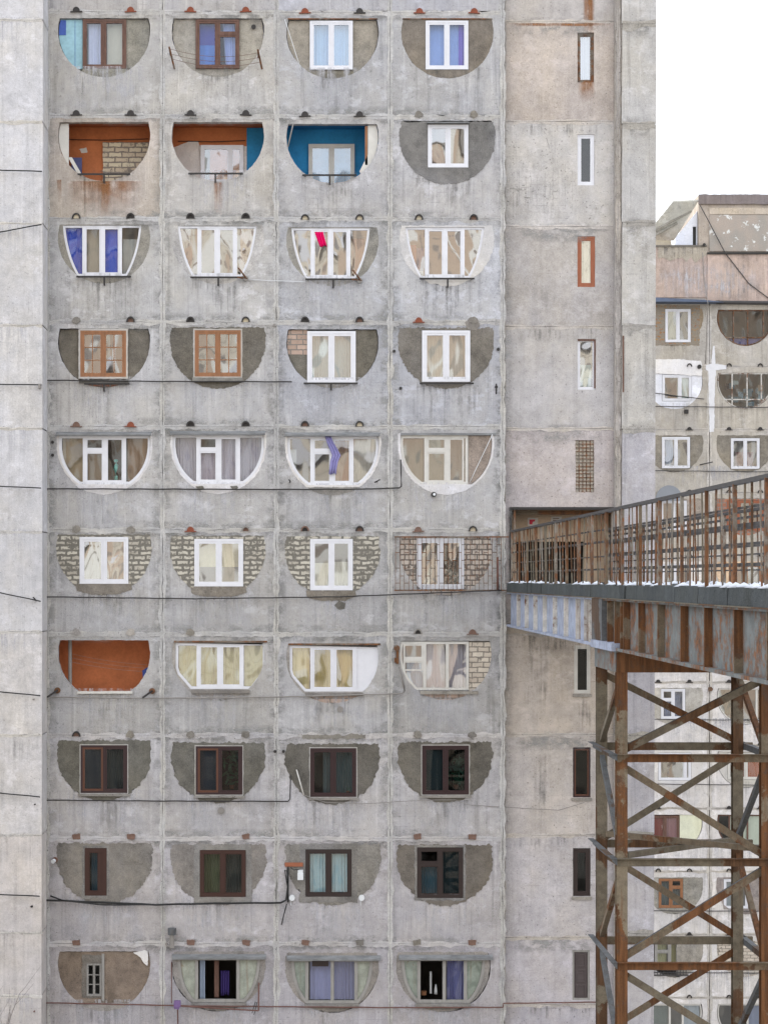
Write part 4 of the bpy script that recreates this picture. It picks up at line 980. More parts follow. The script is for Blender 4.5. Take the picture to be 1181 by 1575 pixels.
# brick lattice light
q = NW[5][0]; room(q[0] - 4, q[1] - 4, q[2] + 4, q[3] + 4, .242, 1.0, px_tint(196, 192, 182), yr=BD)
m = MB(BD)
m.box(q[0], q[1], q[2], q[3], .07, .2); m.build('lattice_backing', M['limed'], BLD, px_tint(206, 200, 188))
m = MB(BD)
for i in range(6): m.box(q[0] + 5.7 * i - .5, q[1], q[0] + 5.7 * i + .5, q[3], .02, .06)
for j in range(15): m.box(q[0], q[1] + j * 5.7 - .5, q[2], q[1] + j * 5.7 + .5, .015, .05)
m.build('window_lattice', M['rust'], BLD)
nwin(NW[6][0], 'oldwhite', 'gl_dark', 'narrow grey-white window just under the footbridge', .01, 3, 2.4)
nwin(NW[7][0], 'maroon', 'gl_dark', 'narrow maroon window with a dark screen, behind the steel tower', .02, 2.6, 2, sashcols={0: 'orangeframe'})
nwin(NW[8][0], 'darkframe', 'gl_dark', 'narrow near-black window with a teal pane', .02, 4, 3.4)
q = NW[9][0]; w9 = nwin(q, 'greywood', 'gl_dark', 'narrow grey-brown door-like panel, lowest of the narrow openings', .02, 3, 0, blank=(0,))
m = MB(BD); m.box(q[0] + 3, q[1] + 3, q[2] - 3, q[3] - 3, .05, .09)
for j in range(3): y = q[1] + 6 + j * 24; ring(m, q[0] + 6, y, q[2] - 6, y + 20, 2, .03, .05)
m.box(q[0] + 8, q[1] + 34, q[2] - 10, q[1] + 36, .03, .05)
m.build('door_panel', M['door'], w9)
for i in (6, 7, 8): q = NW[i][0]; m = MB(BD); m.prism(jag(rect(q[0] - 2, q[3] + .6, q[2] + 2, q[3] + 5), .5, 4, i), -.05, .05); m.build('sill', M['joint'], BLD, px_tint(150, 146, 138))

# ---- opening where the footbridge lands
m = MB(BD)
m.quad([(783.5, 780, .24), (783.5, 914, .24), (783.5, 914, 3), (783.5, 780, 3)]); m.quad([(944, 780, .24), (944, 914, .24), (944, 914, 3), (944, 780, 3)])
m.quad([(783.5, 780, .24), (944, 780, .24), (944, 780, 3), (783.5, 780, 3)]); m.quad([(783.5, 914, .24), (944, 914, .24), (944, 914, 3), (783.5, 914, 3)])
m.build('landing_interior', M['room'], BLD, px_tint(120, 104, 86))
m = MB(BD); m.prism(rect(784, 781, 944, 913), 1.1, 1.25, [rect(800, 832, 906, 912.5)]); m.build('landing_wall', M['paint'], BLD, px_tint(186, 164, 140))
m = MB(BD); m.box(785, 781, 944, 912, 2.9, 2.95); m.build('landing_back', M['dark_gap'], BLD)
m = MB(BD); m.box(783.5, 780, 944, 784, -.06, .2); m.box(783.5, 784, 787, 914, -.05, .2); m.build('portal_frame', M['black'], BLD)
m = MB(BD); m.box(787, 785, 944, 791, .3, .5); m.build('portal_beam', M['steel_rust'], BLD)
m = MB(BD); m.box(790, 784.5, 793, 836, .02, .08); m.build('portal_post', M['rust'], BLD)
for k, (x, y) in enumerate(((826, 801), (863, 799))):
    t = thing('notice_paper', ('white paper notice with a red print, pasted above the footbridge entrance' if k == 0 else 'faded paper notice pasted to the right of the red-printed one'), 'notice', tuple(MB(BD).p(x, y, 1.08)))
    m = MB(BD); m.prism(jag(rect(x - 8, y - 6, x + 8, y + 6.5), .4, 3, x), 1.088, 1.096); m.build('paper', M['oldwhite'], t)
    m = MB(BD)
    if k == 0: m.prism([(x - 5.5, y - 3.5), (x + 3.5, y - 3.5), (x + 3, y - .5), (x, y + 0), (x - 1, y + 4), (x - 5.5, y + 4)], 1.083, 1.087)
    else:
        for j in range(3): m.box(x - 6, y - 4 + j * 3, x + 4 - j, y - 2.6 + j * 3, 1.083, 1.087)
    m.build('print', M['red_paint'] if k == 0 else M['oldbrick'], t)

# ---------------------------------------------------------------- small half-round drains above every opening
DX = [(117.5, 201), (293, 378), (469, 553), (645, 729)]
def drain_mesh(kind):
    m = MB()
    if kind in ('half', 'halfdark', 'blob'):
        k = 5.6 if kind != 'blob' else 6.5
        pts = [(VX + k * math.cos(math.pi - math.pi * i / 9), HZ - (7 if kind != 'blob' else 8.5) * math.sin(math.pi * i / 9)) for i in range(10)]
        if kind == 'blob': pts = jag(pts + [(VX, HZ + 3)], 1.2, 2, random.random() * 50)
        m.prism(pts, -.05 if kind != 'blob' else -.04, .03)
        if kind != 'blob': m.box(VX - 9, HZ - .2, VX + 9, HZ + 1.2, -.06, .03)
    elif kind == 'rim':
        o = [(VX + 6.6 * math.cos(math.pi - math.pi * i / 9), HZ - 8.2 * math.sin(math.pi * i / 9)) for i in range(10)]
        n_ = [(VX + 4.4 * math.cos(math.pi * i / 9), HZ - 5.8 * math.sin(math.pi * i / 9)) for i in range(10)]
        m.prism(o + n_, -.07, .03)
    else:
        m.prism(jag([(VX - 6, HZ - 6), (VX + 6, HZ - 7), (VX + 6, HZ + 1), (VX - 5, HZ + 1)], .8, 2, random.random() * 50), -.05, .03)
    return m
ORIG = MB().p(VX, HZ, 0)
def put_drain(x, y, kind, mat, rot=0.0, tint=None):
    m = drain_mesh(kind); 
    o = m.build('drain_spout', M[mat], None, tint)
    for v in o.data.vertices: v.co -= ORIG
    o.parent = BLD; o.location = MB().p(x, y, 0); o.rotation_euler = (0, rot, 0)
    if kind == 'rim':
        f = MB(); f.prism([(VX + 4.4 * math.cos(math.pi - math.pi * i / 9), HZ - 5.8 * math.sin(math.pi * i / 9)) for i in range(10)], -.02, .02)
        q = f.build('spout_fill', M[random.choice(('black', 'limed', 'oldbrick'))], None, px_tint(200, 190, 165)); 
        for v in q.data.vertices: v.co -= ORIG
        q.parent = o
DY = {1: 17, 2: 176, 3: 335.5, 4: 495, 5: 655.5, 6: 817, 7: 975, 8: 1133, 9: 1290, 10: 1453}
KIND = {1: [('half', 'black'), ('half', 'terracotta'), ('half', 'terracotta'), ('half', 'terracotta'), ('half', 'terracotta'), ('half', 'black'), ('half', 'terracotta'), ('half', 'terracotta')],
        2: [('half', 'black')] * 6 + [('blob', 'plaster')] * 2, 3: [('rim', 'black')] * 8,
        4: [('blob', 'plaster'), ('rim', 'black'), ('rim', 'black'), ('rim', 'black'), ('rim', 'black'), ('rim', 'black'), ('half', 'terracotta'), ('blob', 'plaster')],
        5: [('half', 'oldbrick'), ('half', 'terracotta')] + [('rim', 'black')] * 4 + [None, None], 6: [('blob', 'plaster'), ('blob', 'plaster'), ('half', 'terracotta'), ('rim', 'greypipe'), ('rim', 'oldbrick'), ('rim', 'black'), ('half', 'oldbrick'), ('rim', 'black')],
        7: [('blob', 'joint'), ('blob', 'joint'), ('blob', 'plaster'), None, None, None, ('rim', 'greypipe'), ('half', 'oldbrick')], 8: [('rim', 'black'), ('blob', 'plaster'), ('blob', 'plaster'), ('blob', 'plaster'), None, None, ('blob', 'plaster'), ('blob', 'plaster')],
        9: [('brick', 'oldbrick'), ('brick', 'oldbrick'), None, ('brick', 'oldbrick'), None, None, ('brick', 'oldbrick'), ('brick', 'oldbrick')], 10: [('brick', 'oldbrick'), None, ('brick', 'oldbrick'), ('brick', 'oldbrick'), ('brick', 'oldbrick'), ('brick', 'plaster'), ('brick', 'plaster'), ('brick', 'oldbrick')]}
for r in range(1, 11):
    for i, kd in enumerate(KIND[r]):
        if not kd: continue
        c = i // 2; x = DX[c][i % 2] + (-.4 * (r - 1) if c == 3 else 0); y = DY[r] + (2 if (c >= 2 and r <= 3) else 0)
        put_drain(x, y, kd[0], kd[1], random.uniform(-.2, .2) if kd[0] == 'brick' else random.uniform(-.05, .05), px_tint(128, 124, 116) if kd[1] == 'plaster' else px_tint(158, 154, 148))
patch(jag(rect(464, 1130, 562, 1136), 2, 3, 3), [], px_tint(130, 127, 120), d0=-.02, d1=.01, name='mortar_lump')
patch(jag([(716, 497), (722, 488), (734, 489), (738, 500), (733, 508), (720, 507)], 1.5, 2, 3), [], px_tint(128, 124, 118), d0=-.02, d1=.01, name='mortar_lump')

# rust stains that run down from the roof
def stain(poly, d, tint, yr=0.0): 
    m = MB(yr); m.prism(jag(poly, .5, 5, poly[0][0]), d, d + .004); return m.build('rust_streak', M['rustwash'], BLD, tint)
n_ = NT('rust_wash'); a_ = n_.noise(1.0, 8, .7, n_.mapv((9, 9, .5)))
c_ = n_.mix(n_.step(a_, .38, .6), (0.40, 0.31, 0.235), (0.30, 0.135, 0.05))
tr_ = n_.t.nodes.new('ShaderNodeBsdfTransparent'); b_ = n_.bsdf(c_, .9); mx_ = n_.t.nodes.new('ShaderNodeMixShader')
n_.l(n_.step(n_.math('ADD', n_.math('MULTIPLY', a_, .6), n_.math('MULTIPLY', n_.noise(9, 6, .7), .4)), .40, .60), mx_.inputs[0]); n_.l(tr_.outputs[0], mx_.inputs[1]); n_.l(b_.outputs[0], mx_.inputs[2]); n_.l(mx_.outputs[0], n_.out.inputs[0])
M['rustwash'] = n_.m
wash(896, -40, 915, 52, 'rust_run', -.004, BD, 8, 8, 'm')
wash(903, -60, 912, 50, 'rust_run', -.005, BD, 6, 8, 'b', pw=.2)
wash(888, 126, 916, 156, 'rust_run', -.004, BD, 8, 6, 'b')
wash(780, 34, 945, 40, 'rust_run', -.005, BD, 20, 3, 'm')
wash(87, 276, 95, 312, 'rust_run', -.005)
wash(150, 283, 172, 334, 'rust_run', -.005)
wash(328, 280, 344, 330, 'rust_run', -.005)
wash(100, 278, 220, 334, 'rust_run', -.0048, pw=1.6)
m = MB(); m.tube([(68.5, 1318, -.02), (69, 1393, -.02)], .03, 6); m.build('rusty_rod', M['redpipe'], BLD)
m = MB(); m.tube([(69, 1505, -.02), (69.5, 1600, -.02)], .05, 6); m.build('rusty_rod', M['redpipe'], BLD)
m = MB(); m.box(71, 345, 72.5, 475, -.014, .0); m.build('crack_strip', M['oldwood'], BLD)
m = MB(); m.box(957.2, 516, 959.6, 603, -.014, .0); m.build('crack_strip', M['oldwood'], BLD)

# ---------------------------------------------------------------- cables, pipes and fittings on the face
def line(name, pts, r, mat, label, cat, yr=0.0, sag=0.0, n=6):
    P_ = []
    for i in range(len(pts) - 1):
        a, b = pts[i], pts[i + 1]; k = max(2, int(math.hypot(b[0] - a[0], b[1] - a[1]) / 18))
        for j in range(k):
            t = j / k; P_.append(tuple(a[q] + (b[q] - a[q]) * t + ((4 * t * (1 - t) * sag + math.sin((a[0] + (b[0] - a[0]) * t) * .11) * .25) if q == 1 and abs(b[0] - a[0]) > 5 else 0) for q in range(3)))
    P_.append(pts[-1]); m = MB(yr); m.tube(P_, r, n); return tag(m.build(name, M[mat], None, smooth=True), label, cat)
line('service_pipe', [(63, 583.5, -.3), (66, 585, -.1), (250, 587, -.1), (449, 587.5, -.1)], .020, 'black', 'thin black pipe running below the two orange wooden windows', 'pipe')
line('service_pipe', [(61, 752, -1.1), (68, 752, -.1), (430, 753, -.1), (560, 752.5, -.1), (614, 750.5, -.1), (617, 748, -.1), (616, 707, -.1)], .022, 'black', 'thin black pipe below the round-bellied windows, bending up at its right end', 'pipe')
line('service_pipe', [(60, 918, -1.35), (64, 923, -1.3), (68, 918, -.12), (300, 921, -.12), (520, 918, -.12), (770, 908, -.16)], .020, 'black', 'long black pipe below the brick-filled openings, reaching under the bar grille', 'pipe')
line('service_pipe', [(60, 1072, -1.33), (68, 1072, -.1), (230, 1074, -.1), (430, 1072, -.1), (560, 1068.5, -.1), (618, 1066.5, -.1), (622.5, 1063, -.1), (614, 1034, -.1)], .022, 'greypipe', 'dull grey pipe below the terracotta balcony, bending up near a rusty bracket', 'pipe')
line('service_pipe', [(62, 1230, -1.33), (68, 1230.5, -.1), (250, 1232, -.1), (443, 1232.5, -.1), (446, 1229, -.1), (447, 1192, -.1)], .020, 'black', 'thin black pipe below the maroon windows, bending up between second and third', 'pipe')
line('power_cable', [(57, 1384, -1.33), (68, 1384, -.12), (100, 1385, -.14), (240, 1391, -.14), (330, 1389, -.14), (432, 1388, -.14), (440, 1384, -.14), (443, 1362, -.14), (442, 1338, -.14)], .030, 'cable', 'thick black cable sagging below the brown windows up to the fuse box', 'cable')
line('power_cable', [(78, 1378, -.06), (96, 1384, -.16), (160, 1391, -.18), (260, 1390.5, -.18)], .022, 'cable', 'short second black cable sagging beside the thick one at the left', 'cable')
line('service_pipe', [(61, 1542, -1.33), (68, 1542, -.1), (300, 1547, -.1), (600, 1549.5, -.1), (768, 1549, -.1), (773, 1549, -.1), (773.5, 1543, -.1), (945, 1544, .2)], .020, 'redpipe', 'rust red pipe along the lowest row of windows', 'pipe')
WL = [(262.5, 264.5, 'nearly level black wire across the pale wing, highest of its wires'), (358, 346, 'black wire rising to the right across the pale wing'), (591.5, 592.5, 'level black wire ending at a small bracket on the pale wing'),
      (748, 751, 'black wire on the pale wing at the level of the round-bellied windows'), (911, 925, 'black wire sloping down to the right across the pale wing, near the brick-filled windows'), (1063.5, 1070, 'black wire on the pale wing at the level of the open terracotta balcony'),
      (1219, 1225.5, 'black wire on the pale wing at the level of the maroon windows'), (1375, 1378, 'lowest black wire on the pale wing, at the level of the brown windows')]
for i, (a, b, lab) in enumerate(WL):
    x1 = 65.5 - i * .5
    t = line('overhead_wire', [(-300, a - (b - a) * 300 / 66, -.14), (x1, b, -.14)], .019, 'cable', lab, 'wire', WD)
m = MB(WD); m.box(60, 591, 63.5, 598, -.2, .0); tag(m.build('wire_bracket', M['greypipe'], None), 'small grey bracket holding a wire at the edge of the pale wing', 'bracket')
# fuse box and its brackets
t = thing('fuse_box', 'white fuse box hung from a rusty plank beside the dark brown window', 'fuse box', tuple(MB().p(462, 1345, -.1)))
m = MB(); m.box(438, 1327, 466, 1333, -.06, .0); m.build('plank', M['redwood'], t)
m = MB(); m.box(458, 1338, 466, 1343, -.14, -.03); m.box(457.5, 1343, 466.5, 1353, -.16, -.03); m.build('body', M['white_thing'], t)
m = MB(); m.tube([(443, 1333, -.08), (443, 1340, -.12), (438, 1338, -.1), (440, 1350, -.1), (442, 1362, -.1)], .02, 6); m.tube([(443, 1335, -.06), (443, 1388, -.06)], .028, 6); m.tube([(447, 1334, -.09), (452, 1338, -.1), (460, 1337, -.1)], .012, 5); m.build('cable_bundle', M['cable'], t)
line('loose_cable', [(441, 1390, -.1), (437, 1405, -.12), (433, 1422, -.1)], .018, 'cable', 'short loose cable end dangling below the fuse box', 'cable')
for x, y in ((449, 1381), (556, 1381)):
    m = MB(); m.disc((x, y, 0), (0, -1, 0), .085, .12, 12); m.box(x - 2, y + 4, x - 1, y + 12, -.05, -.02)
    tag(m.build('pipe_stub', M['white_thing'], None), 'grey-white pipe stub low at the %s of the dark brown window' % ('left' if x < 500 else 'right'), 'pipe stub')
# small fittings
def lampb(x, y, lab):
    t = thing('round_bracket', lab, 'bracket', tuple(MB().p(x, y, 0)))
    m = MB(); m.disc((x, y, 0), (0, -1, 0), .09, .06, 14); m.build('plate', M['rust'], t)
    m = MB(); m.tube([(x, y, -.06), (x - 7, y + 5, -.35), (x - 13, y + 9, -.42)], .03, 7); m.build('arm', M['black'], t)
lampb(88.5, 1062, 'rusty round bracket with a black arm, left of the open terracotta balcony'); lampb(234, 1063, 'rusty round bracket with a black arm, right of the open terracotta balcony')
t = thing('wall_camera', 'small black and white round camera under the round-bellied window with plaster side', 'camera', tuple(MB().p(667, 760.5, 0)))
m = MB(); m.disc((667, 760.5, 0), (0, -1, 0), .075, .07, 14); m.build('housing', M['black'], t); m = MB(); m.disc((667.5, 760.5, -.07), (0, -1, 0), .04, .03, 12); m.build('lens_cover', M['white_thing'], t)
t = thing('wall_lamp', 'small white lamp on a rusty base near the left edge, beside the narrow brown window', 'lamp', tuple(MB().p(84, 1323, 0)))
m = MB(); m.disc((85, 1323, 0), (0, -1, 0), .085, .05, 10); m.build('base', M['oldwood'], t); m = MB(); m.disc((83.5, 1324, -.05), (-.3, -1, -.2), .06, .1, 10); m.build('lamp_head', M['white_thing'], t)
for x, y, lab in ((378, 428, 'bent metal arm with a round knob at the corner of a four-light window'), (553, 431, 'tangle of rusty metal fittings at the corner of the window with pink cloth')):
    t = thing('antenna_bracket', lab, 'bracket', tuple(MB().p(x, y, 0)))
    m = MB(); m.tube([(x - 11, y - 14, -.3), (x - 5, y - 6, -.32), (x, y, -.2)], .025, 6); m.tube([(x - 13, y - 1, -.15), (x + 3, y + 1, -.15)], .03, 6); m.build('arm', M['rust'], t)
    m = MB(); m.disc((x, y + 1, -.05), (0, -1, 0), .08, .12, 10); m.build('knob', M['greypipe'], t)
t = thing('antenna_bracket', 'rust-eaten round iron bracket between two white-framed openings', 'bracket', tuple(MB().p(610, 1000, 0)))
m = MB(); m.disc((610, 997, 0), (0, -1, 0), .09, .10, 10); m.build('ring', M['rust'], t); m = MB(); m.box(609, 1000, 613, 1021, -.07, .0); m.box(606.5, 1012, 609, 1019, -.05, 0); m.build('strap', M['steel_rust'], t)
line('sealed_crack', [(614, 1026, -.01), (617, 1040, -.012), (622, 1058, -.012)], .02, 'greypipe', 'short brown pipe stub leaning below the rust-eaten bracket', 'pipe')
m = MB(); m.disc((523, 1091, 0), (0, -1, 0), .09, .03, 9); m.build('pipe_plug', M['greypipe'], BLD)
m = MB(); m.disc((340, 1247, 0), (0, -1, 0), .10, .05, 9); m.build('pipe_plug', M['greypipe'], BLD)
patch(jag([(514, 932), (521, 924), (532, 927), (530, 936), (522, 938)], 1, 2, 1), [], px_tint(112, 110, 104), d0=-.01, d1=.01, name='mortar_lump')
for x, y in ((422, 500), (423, 1156), (606, 540), (616, 597), (766, 537), (81, 680), (81, 700), (763, 595), (436, 1156)):
    m = MB(); m.disc((x, y, 0), (0, -1, 0), .045, .05, 9); m.build('wall_plug', M['greypipe'] if x in (422,) else M['black'], BLD)
line('flag_pole', [(763, 590, -.03), (763, 606, -.03)], .02, 'black', 'short black rod standing on the wall beside the large mirroring window', 'rod')
line('flag_pole', [(765, 857, -.1), (765, 907, -.14)], .025, 'redpipe', 'rusty rod at the right end of the bar grille', 'rod')
line('hook', [(580, 741, -.02), (576, 742, -.2), (584, 738, -.2)], .02, 'black', 'small black hook right of the lavender cloth window', 'hook')
line('hook', [(446, 742, -.02), (446, 740, -.2), (444, 738, -.2)], .02, 'black', 'small black hook left of the lavender cloth window', 'hook')
# clothes lines of the top row
t = thing('drying_rack', 'pair of rusty wall arms with washing lines strung under a top-row window', 'drying rack', tuple(MB().p(334, 100, 0)))
for (a, b) in (((262, 79), (268.5, 106)), ((397, 83), (403, 106))):
    m = MB(); m.tube([(a[0], a[1], -.55), (b[0], b[1], -.05)], .028, 6); m.tube([(a[0], a[1], -.55), (a[0], a[1] + 5, .0)], .02, 5); m.build('arm', M['rust'], t)
for k in range(3):
    a, b = (263 + 2 * k, 81 + 6 * k, -.5 + .15 * k), (398 + 2 * k, 87 + 5 * k, -.5 + .15 * k)
    m = MB(); m.tube([tuple(a[i] + (b[i] - a[i]) * u / 12 + (4 * (u / 12) * (1 - u / 12) * 9 if i == 1 else 0) for i in range(3)) for u in range(13)], .006, 4); m.build('washing_line', M['redpipe'], t)
t = thing('washing_lines', 'thin washing lines strung across the open terracotta balcony', 'washing line', tuple(MB().p(160, 1020, .3)))
for k in range(3):
    a, b = (104, 1018 - 6 * k, .3 + .1 * k), (230, 1034 - 5 * k, .25 + .1 * k)
    m = MB(); m.tube([tuple(a[i] + (b[i] - a[i]) * u / 12 + (4 * (u / 12) * (1 - u / 12) * 3 if i == 1 else 0) for i in range(3)) for u in range(13)], .0035, 4); m.build('line', M['greypipe'], t)
m = MB(); m.prism([(218, 1032), (228, 1026), (229, 1042), (219, 1046)], .22, .26); tag(m.build('peg_bag', M['paint'], None, px_tint(52, 66, 120)), 'small dark blue peg bag at the right end of the balcony washing lines', 'peg bag')
for k, (x0, y0, x1, y1, lab) in enumerate(((438, 30, 463, 108, 'thin pale cord slanting down the left of the pleated curtain window'), (451, 190, 443, 226, 'cord with a knob hanging in the open blue balcony'), (757, 668, 722, 742, 'thin pale string slanting across the brown plaster beside the cut-short glazing'), (418, 432, 600, 440, 'thin grey string stretched right of the bent metal arm'))):
    if k == 3: x0, y0, x1, y1 = 379, 430, 470, 434
    line('cord', [(x0, y0, -.05), (x1, y1, -.08)], .009 if k != 1 else .02, 'white_thing' if k != 1 else 'greypipe', lab, 'cord')
line('broken_stick', [(456, 1184, -.05), (467, 1222, -.2)], .02, 'oldwhite', 'pale stick leaning below the left of the flower pot window', 'stick')
line('loose_wire', [(466, 1222, -.12), (500, 1234, -.12), (560, 1236, -.1), (640, 1231, -.12), (700, 1230, -.1), (720, 1238, -.1), (860, 1248, .2), (900, 1236, .2)], .010, 'greypipe', 'thin loose wire looping under the right-hand maroon windows', 'wire')
for k, (x, y) in enumerate(((535, 1222), (545, 1222))): 
    t = thing('flower_pot', ('left' if k == 0 else 'right') + '-hand small flower pot on the sill of the maroon window', 'flower pot', tuple(MB().p(x, y, .2)))
    m = MB(); m.tube([(x, y, .2), (x, y - 4, .2)], .04, 8, r2=.055); m.build('pot', M['redwood'], t)
    m = MB()
    for i in range(14):
        q_ = m.p(x + random.uniform(-3, 3), y - 4 - random.uniform(0, 5), .2 + random.uniform(-.03, .03)); m.add([q_, q_ + Vector((.03, 0, .02)), q_ + Vector((.01, .02, .05))], [(0, 1, 2)])
    m.build('foliage', M['leaf'], t)
# flue at the lowest row
t = thing('flue_pipe', 'green grey metal flue pipe with a cap, standing at the corner of a drip ledge', 'flue', tuple(MB().p(265, 1457, -.1)))
m = MB(); m.tube([(265, 1457, -.15), (265, 1436, -.15)], .07, 10); m.tube([(265, 1455, -.15), (258, 1455, -.1), (256, 1452, .02)], .04, 8); m.build('pipe', M['greypipe'], t)
m = MB(); m.tube([(265, 1437, -.15), (265, 1427, -.15)], .12, 12); m.build('cap', M['steel_grey'], t)
t = thing('washing_rail', 'red washing rail with a purple peg bunch under the open purple cloth window', 'washing line', tuple(MB().p(330, 1548, -.1)))
m = MB(); m.tube([(264, 1480, -.06), (264, 1543, -.06)], .014, 5); m.tube([(274, 1545, -.3), (274, 1590, -.05)], .02, 5); m.tube([(266, 1543, -.4), (398, 1551, -.4)], .022, 6); m.tube([(398, 1551, -.4), (398, 1512, -.03)], .022, 6); m.build('rail', M['redpipe'], t)
m = MB()
for i in range(16): m.box(268 + random.uniform(0, 9), 1535 + random.uniform(0, 6), 270 + random.uniform(0, 9), 1543 + random.uniform(0, 6), -.45 + random.uniform(0, .1), -.33)
m.build('pegs', M['paint'], t, px_tint(110, 88, 130))
m = MB(); m.tube([(388, 1555, -.4), (393, 1538, -.4), (396, 1538, -.38), (391, 1557, -.4)], .012, 5); m.build('clip', M['black'], t)

# ---------------------------------------------------------------- footbridge, square to the face
BX0, BX1 = 334 * S, 481 * S
zz = lambda h: ZC + h * S
YEND = -46.0
FB = thing('footbridge', 'rusty steel footbridge with barred railing running from the block towards the viewer', 'footbridge', (BX0, 0, zz(-20)))
posts_y = [-(60 - 60 / r_) for r_ in (1.035, 1.079)] ; py0 = -8.6
PY = [-(6.6 + 2.0 * k) + .0 for k in range(-3, 20)]
# near girder: pale length at the wall, rusty length beyond
def girder(X, y0, y1, mat, out):
    m = MB()
    m.mbox(X + out * .0, X + .02, y1, y0, zz(-70.5), zz(-23))
    m.mbox(X - .13, X + .15, y1, y0, zz(-73.5), zz(-70.5)); m.mbox(X - .13, X + .15, y1, y0, zz(-23), zz(-20.6))
    return m.build('girder', M[mat], FB)
g1 = girder(BX0, -.1, -17.3, 'web_pale', 0); g2 = girder(BX0, -18.8, YEND, 'web_grey', 0)
g3 = girder(BX1, -.1, YEND, 'web_grey', 0)
for k, y in enumerate([-2.6 - 2.0 * i + .0 for i in range(8)] + [-15.9, -16.7, -17.2]):
    m = MB(); m.mbox(BX0 - .105, BX0, y - .012, y + .012, zz(-70.5), zz(-23)); m.build('stiffener', M['rib_pale'], g1)
m = MB(); m.mbox(BX0 - .15, BX0 + .1, -18.75, -17.35, zz(-73), zz(-21)); m.build('splice_plate', M['steel_grey'], FB)
for k, y in enumerate([-19.3, -20.2, -20.9, -21.3, -22.96, -24.9, -27.0, -28.9, -31.0, -33.0, -35.0, -37, -39, -41, -43]):
    m = MB(); w_ = .125
    m.mbox(BX0 - w_, BX0, y - .02, y + .02, zz(-70.5), zz(-23)); m.build('stiffener', M['steel_rust'], g2)
m = MB(); m.mbox(BX0 + .02, BX1 - .02, YEND, -.05, zz(-22), zz(-15)); m.build('deck', M['kerb'], FB, px_tint(110, 108, 104))
for X, sg in ((BX0, 1), (BX1, -1)):
    m = MB(); y = -.25; i = 0
    while y > YEND:
        l = random.uniform(1.0, 2.6); a = X - sg * (.14 + random.uniform(0, .02)); b = X + sg * .30
        h0 = zz(-6.5 + random.uniform(-.5, .4))
        xs = sorted((a, b)); yy = [y - j * (l - .025) / 4 for j in range(5)]
        vs = []; 
        for q in yy:
            jz = random.uniform(-.012, .012); jx = random.uniform(-.008, .008)
            vs += [(xs[0] + jx, q, zz(-20.2)), (xs[1], q, zz(-20.2)), (xs[1], q, h0 + jz), (xs[0] + jx + .012, q, h0 + jz)]
        fs = [(0, 1, 2, 3), (16, 19, 18, 17)]
        for j in range(4):
            for e in range(4): fs.append((4 * j + e, 4 * j + (e + 1) % 4, 4 * j + 4 + (e + 1) % 4, 4 * j + 4 + e))
        m.add(vs, fs); y -= l
    m.build('kerb_blocks', M['kerb'], FB, px_tint(74, 78, 78))
m = MB()
m.mbox(BX0 - .17, BX0 + .2, YEND, -.1, zz(-21.2), zz(-20.3)); m.build('kerb_angle', M['steel_mix'], FB)
def railing(X, y_first, y_last, sg, horiz):
    m = MB(); m.mbox(X - .05, X + .05, y_last, y_first, zz(70.5), zz(73.6))
    if horiz:
        for h, t_ in ((65, .05), (54, .07), (37, .05), (34, .03), (25.6, .03), (15.5, .05), (9, .03)): m.mbox(X - .02, X + .02, y_last, y_first, zz(h) - t_ / 2, zz(h) + t_ / 2)
    else:
        for h, t_ in ((53, .035), (40, .05), (24, .03), (10, .04)): m.mbox(X + .03, X + .055, y_last, y_first, zz(h) - t_ / 2, zz(h) + t_ / 2)
    rl = m.build('railing', M['bar_dark'], FB)
    y = y_first - .25; k = 0
    base = -53.4 + 60
    n = 0
    yy = []
    p = -.62
    while p > y_last: yy.append(p); p -= 2.0
    q0 = MB(); q0.mbox(-.04, .04, -.035, .035, zz(-14), zz(70.5)); q1 = MB(); q1.mbox(-.018, .018, -.018, .018, zz(-8), zz(70.5))
    for i, p in enumerate(yy):
        m = MB(); w_ = random.uniform(.022, .031); m.mbox(X - w_ - .03, X + w_ - .03, p - .035, p + .035, zz(-12), zz(71))
        m.build('post', M[random.choice(('bal', 'bal', 'steel_mix', 'steel_rust', 'rust'))], rl)
        for j in (1, 2, 3):
            y = p - .5 * j + random.uniform(-.04, .04)
            if y < y_last: continue
            l_ = random.uniform(-.022, .022); t_ = random.uniform(.009, .016)
            m = MB(); m.beam((X + l_, y, zz(-8)), (X - l_, y + random.uniform(-.02, .02), zz(71)), t_ * 2, .03, (0, 1, 0)); m.build('baluster', M[random.choice(('bal', 'bal', 'steel_mix', 'steel_rust', 'rust'))], rl)
    return rl
railing(BX0, -.3, -35.0, 1, False)
railing(BX1, -.3, -24.0, -1, True)
sn = MB()
for X, sg in ((BX0, 1), (BX1, -1)):
    for i in range(330):
        y = -.5 - i * .125 + random.uniform(-.05, .05); x = X + sg * random.uniform(-.06, .16); r_ = random.uniform(.05, .13)
        if mnoise.noise(Vector((y * .8, X, 2))) < .02 + random.uniform(-.2, .2): continue
        vs = [(x + r_ * 1.2 * math.cos(a), y + r_ * math.sin(a), zz(-6.9)) for a in [k * math.pi / 3 for k in range(6)]] + [(x, y, zz(-6.4) + r_ * random.uniform(.35, .7))]
        sn.add(vs, [(k, (k + 1) % 6, 6) for k in range(6)] + [(5, 4, 3, 2, 1, 0)])
sn.mbox(BX0 + .35, BX1 - .35, YEND, -.6, zz(-14.9), zz(-12.5))
so_ = sn.build('snow', M['snow'], None, smooth=True); so_['kind'] = 'stuff'

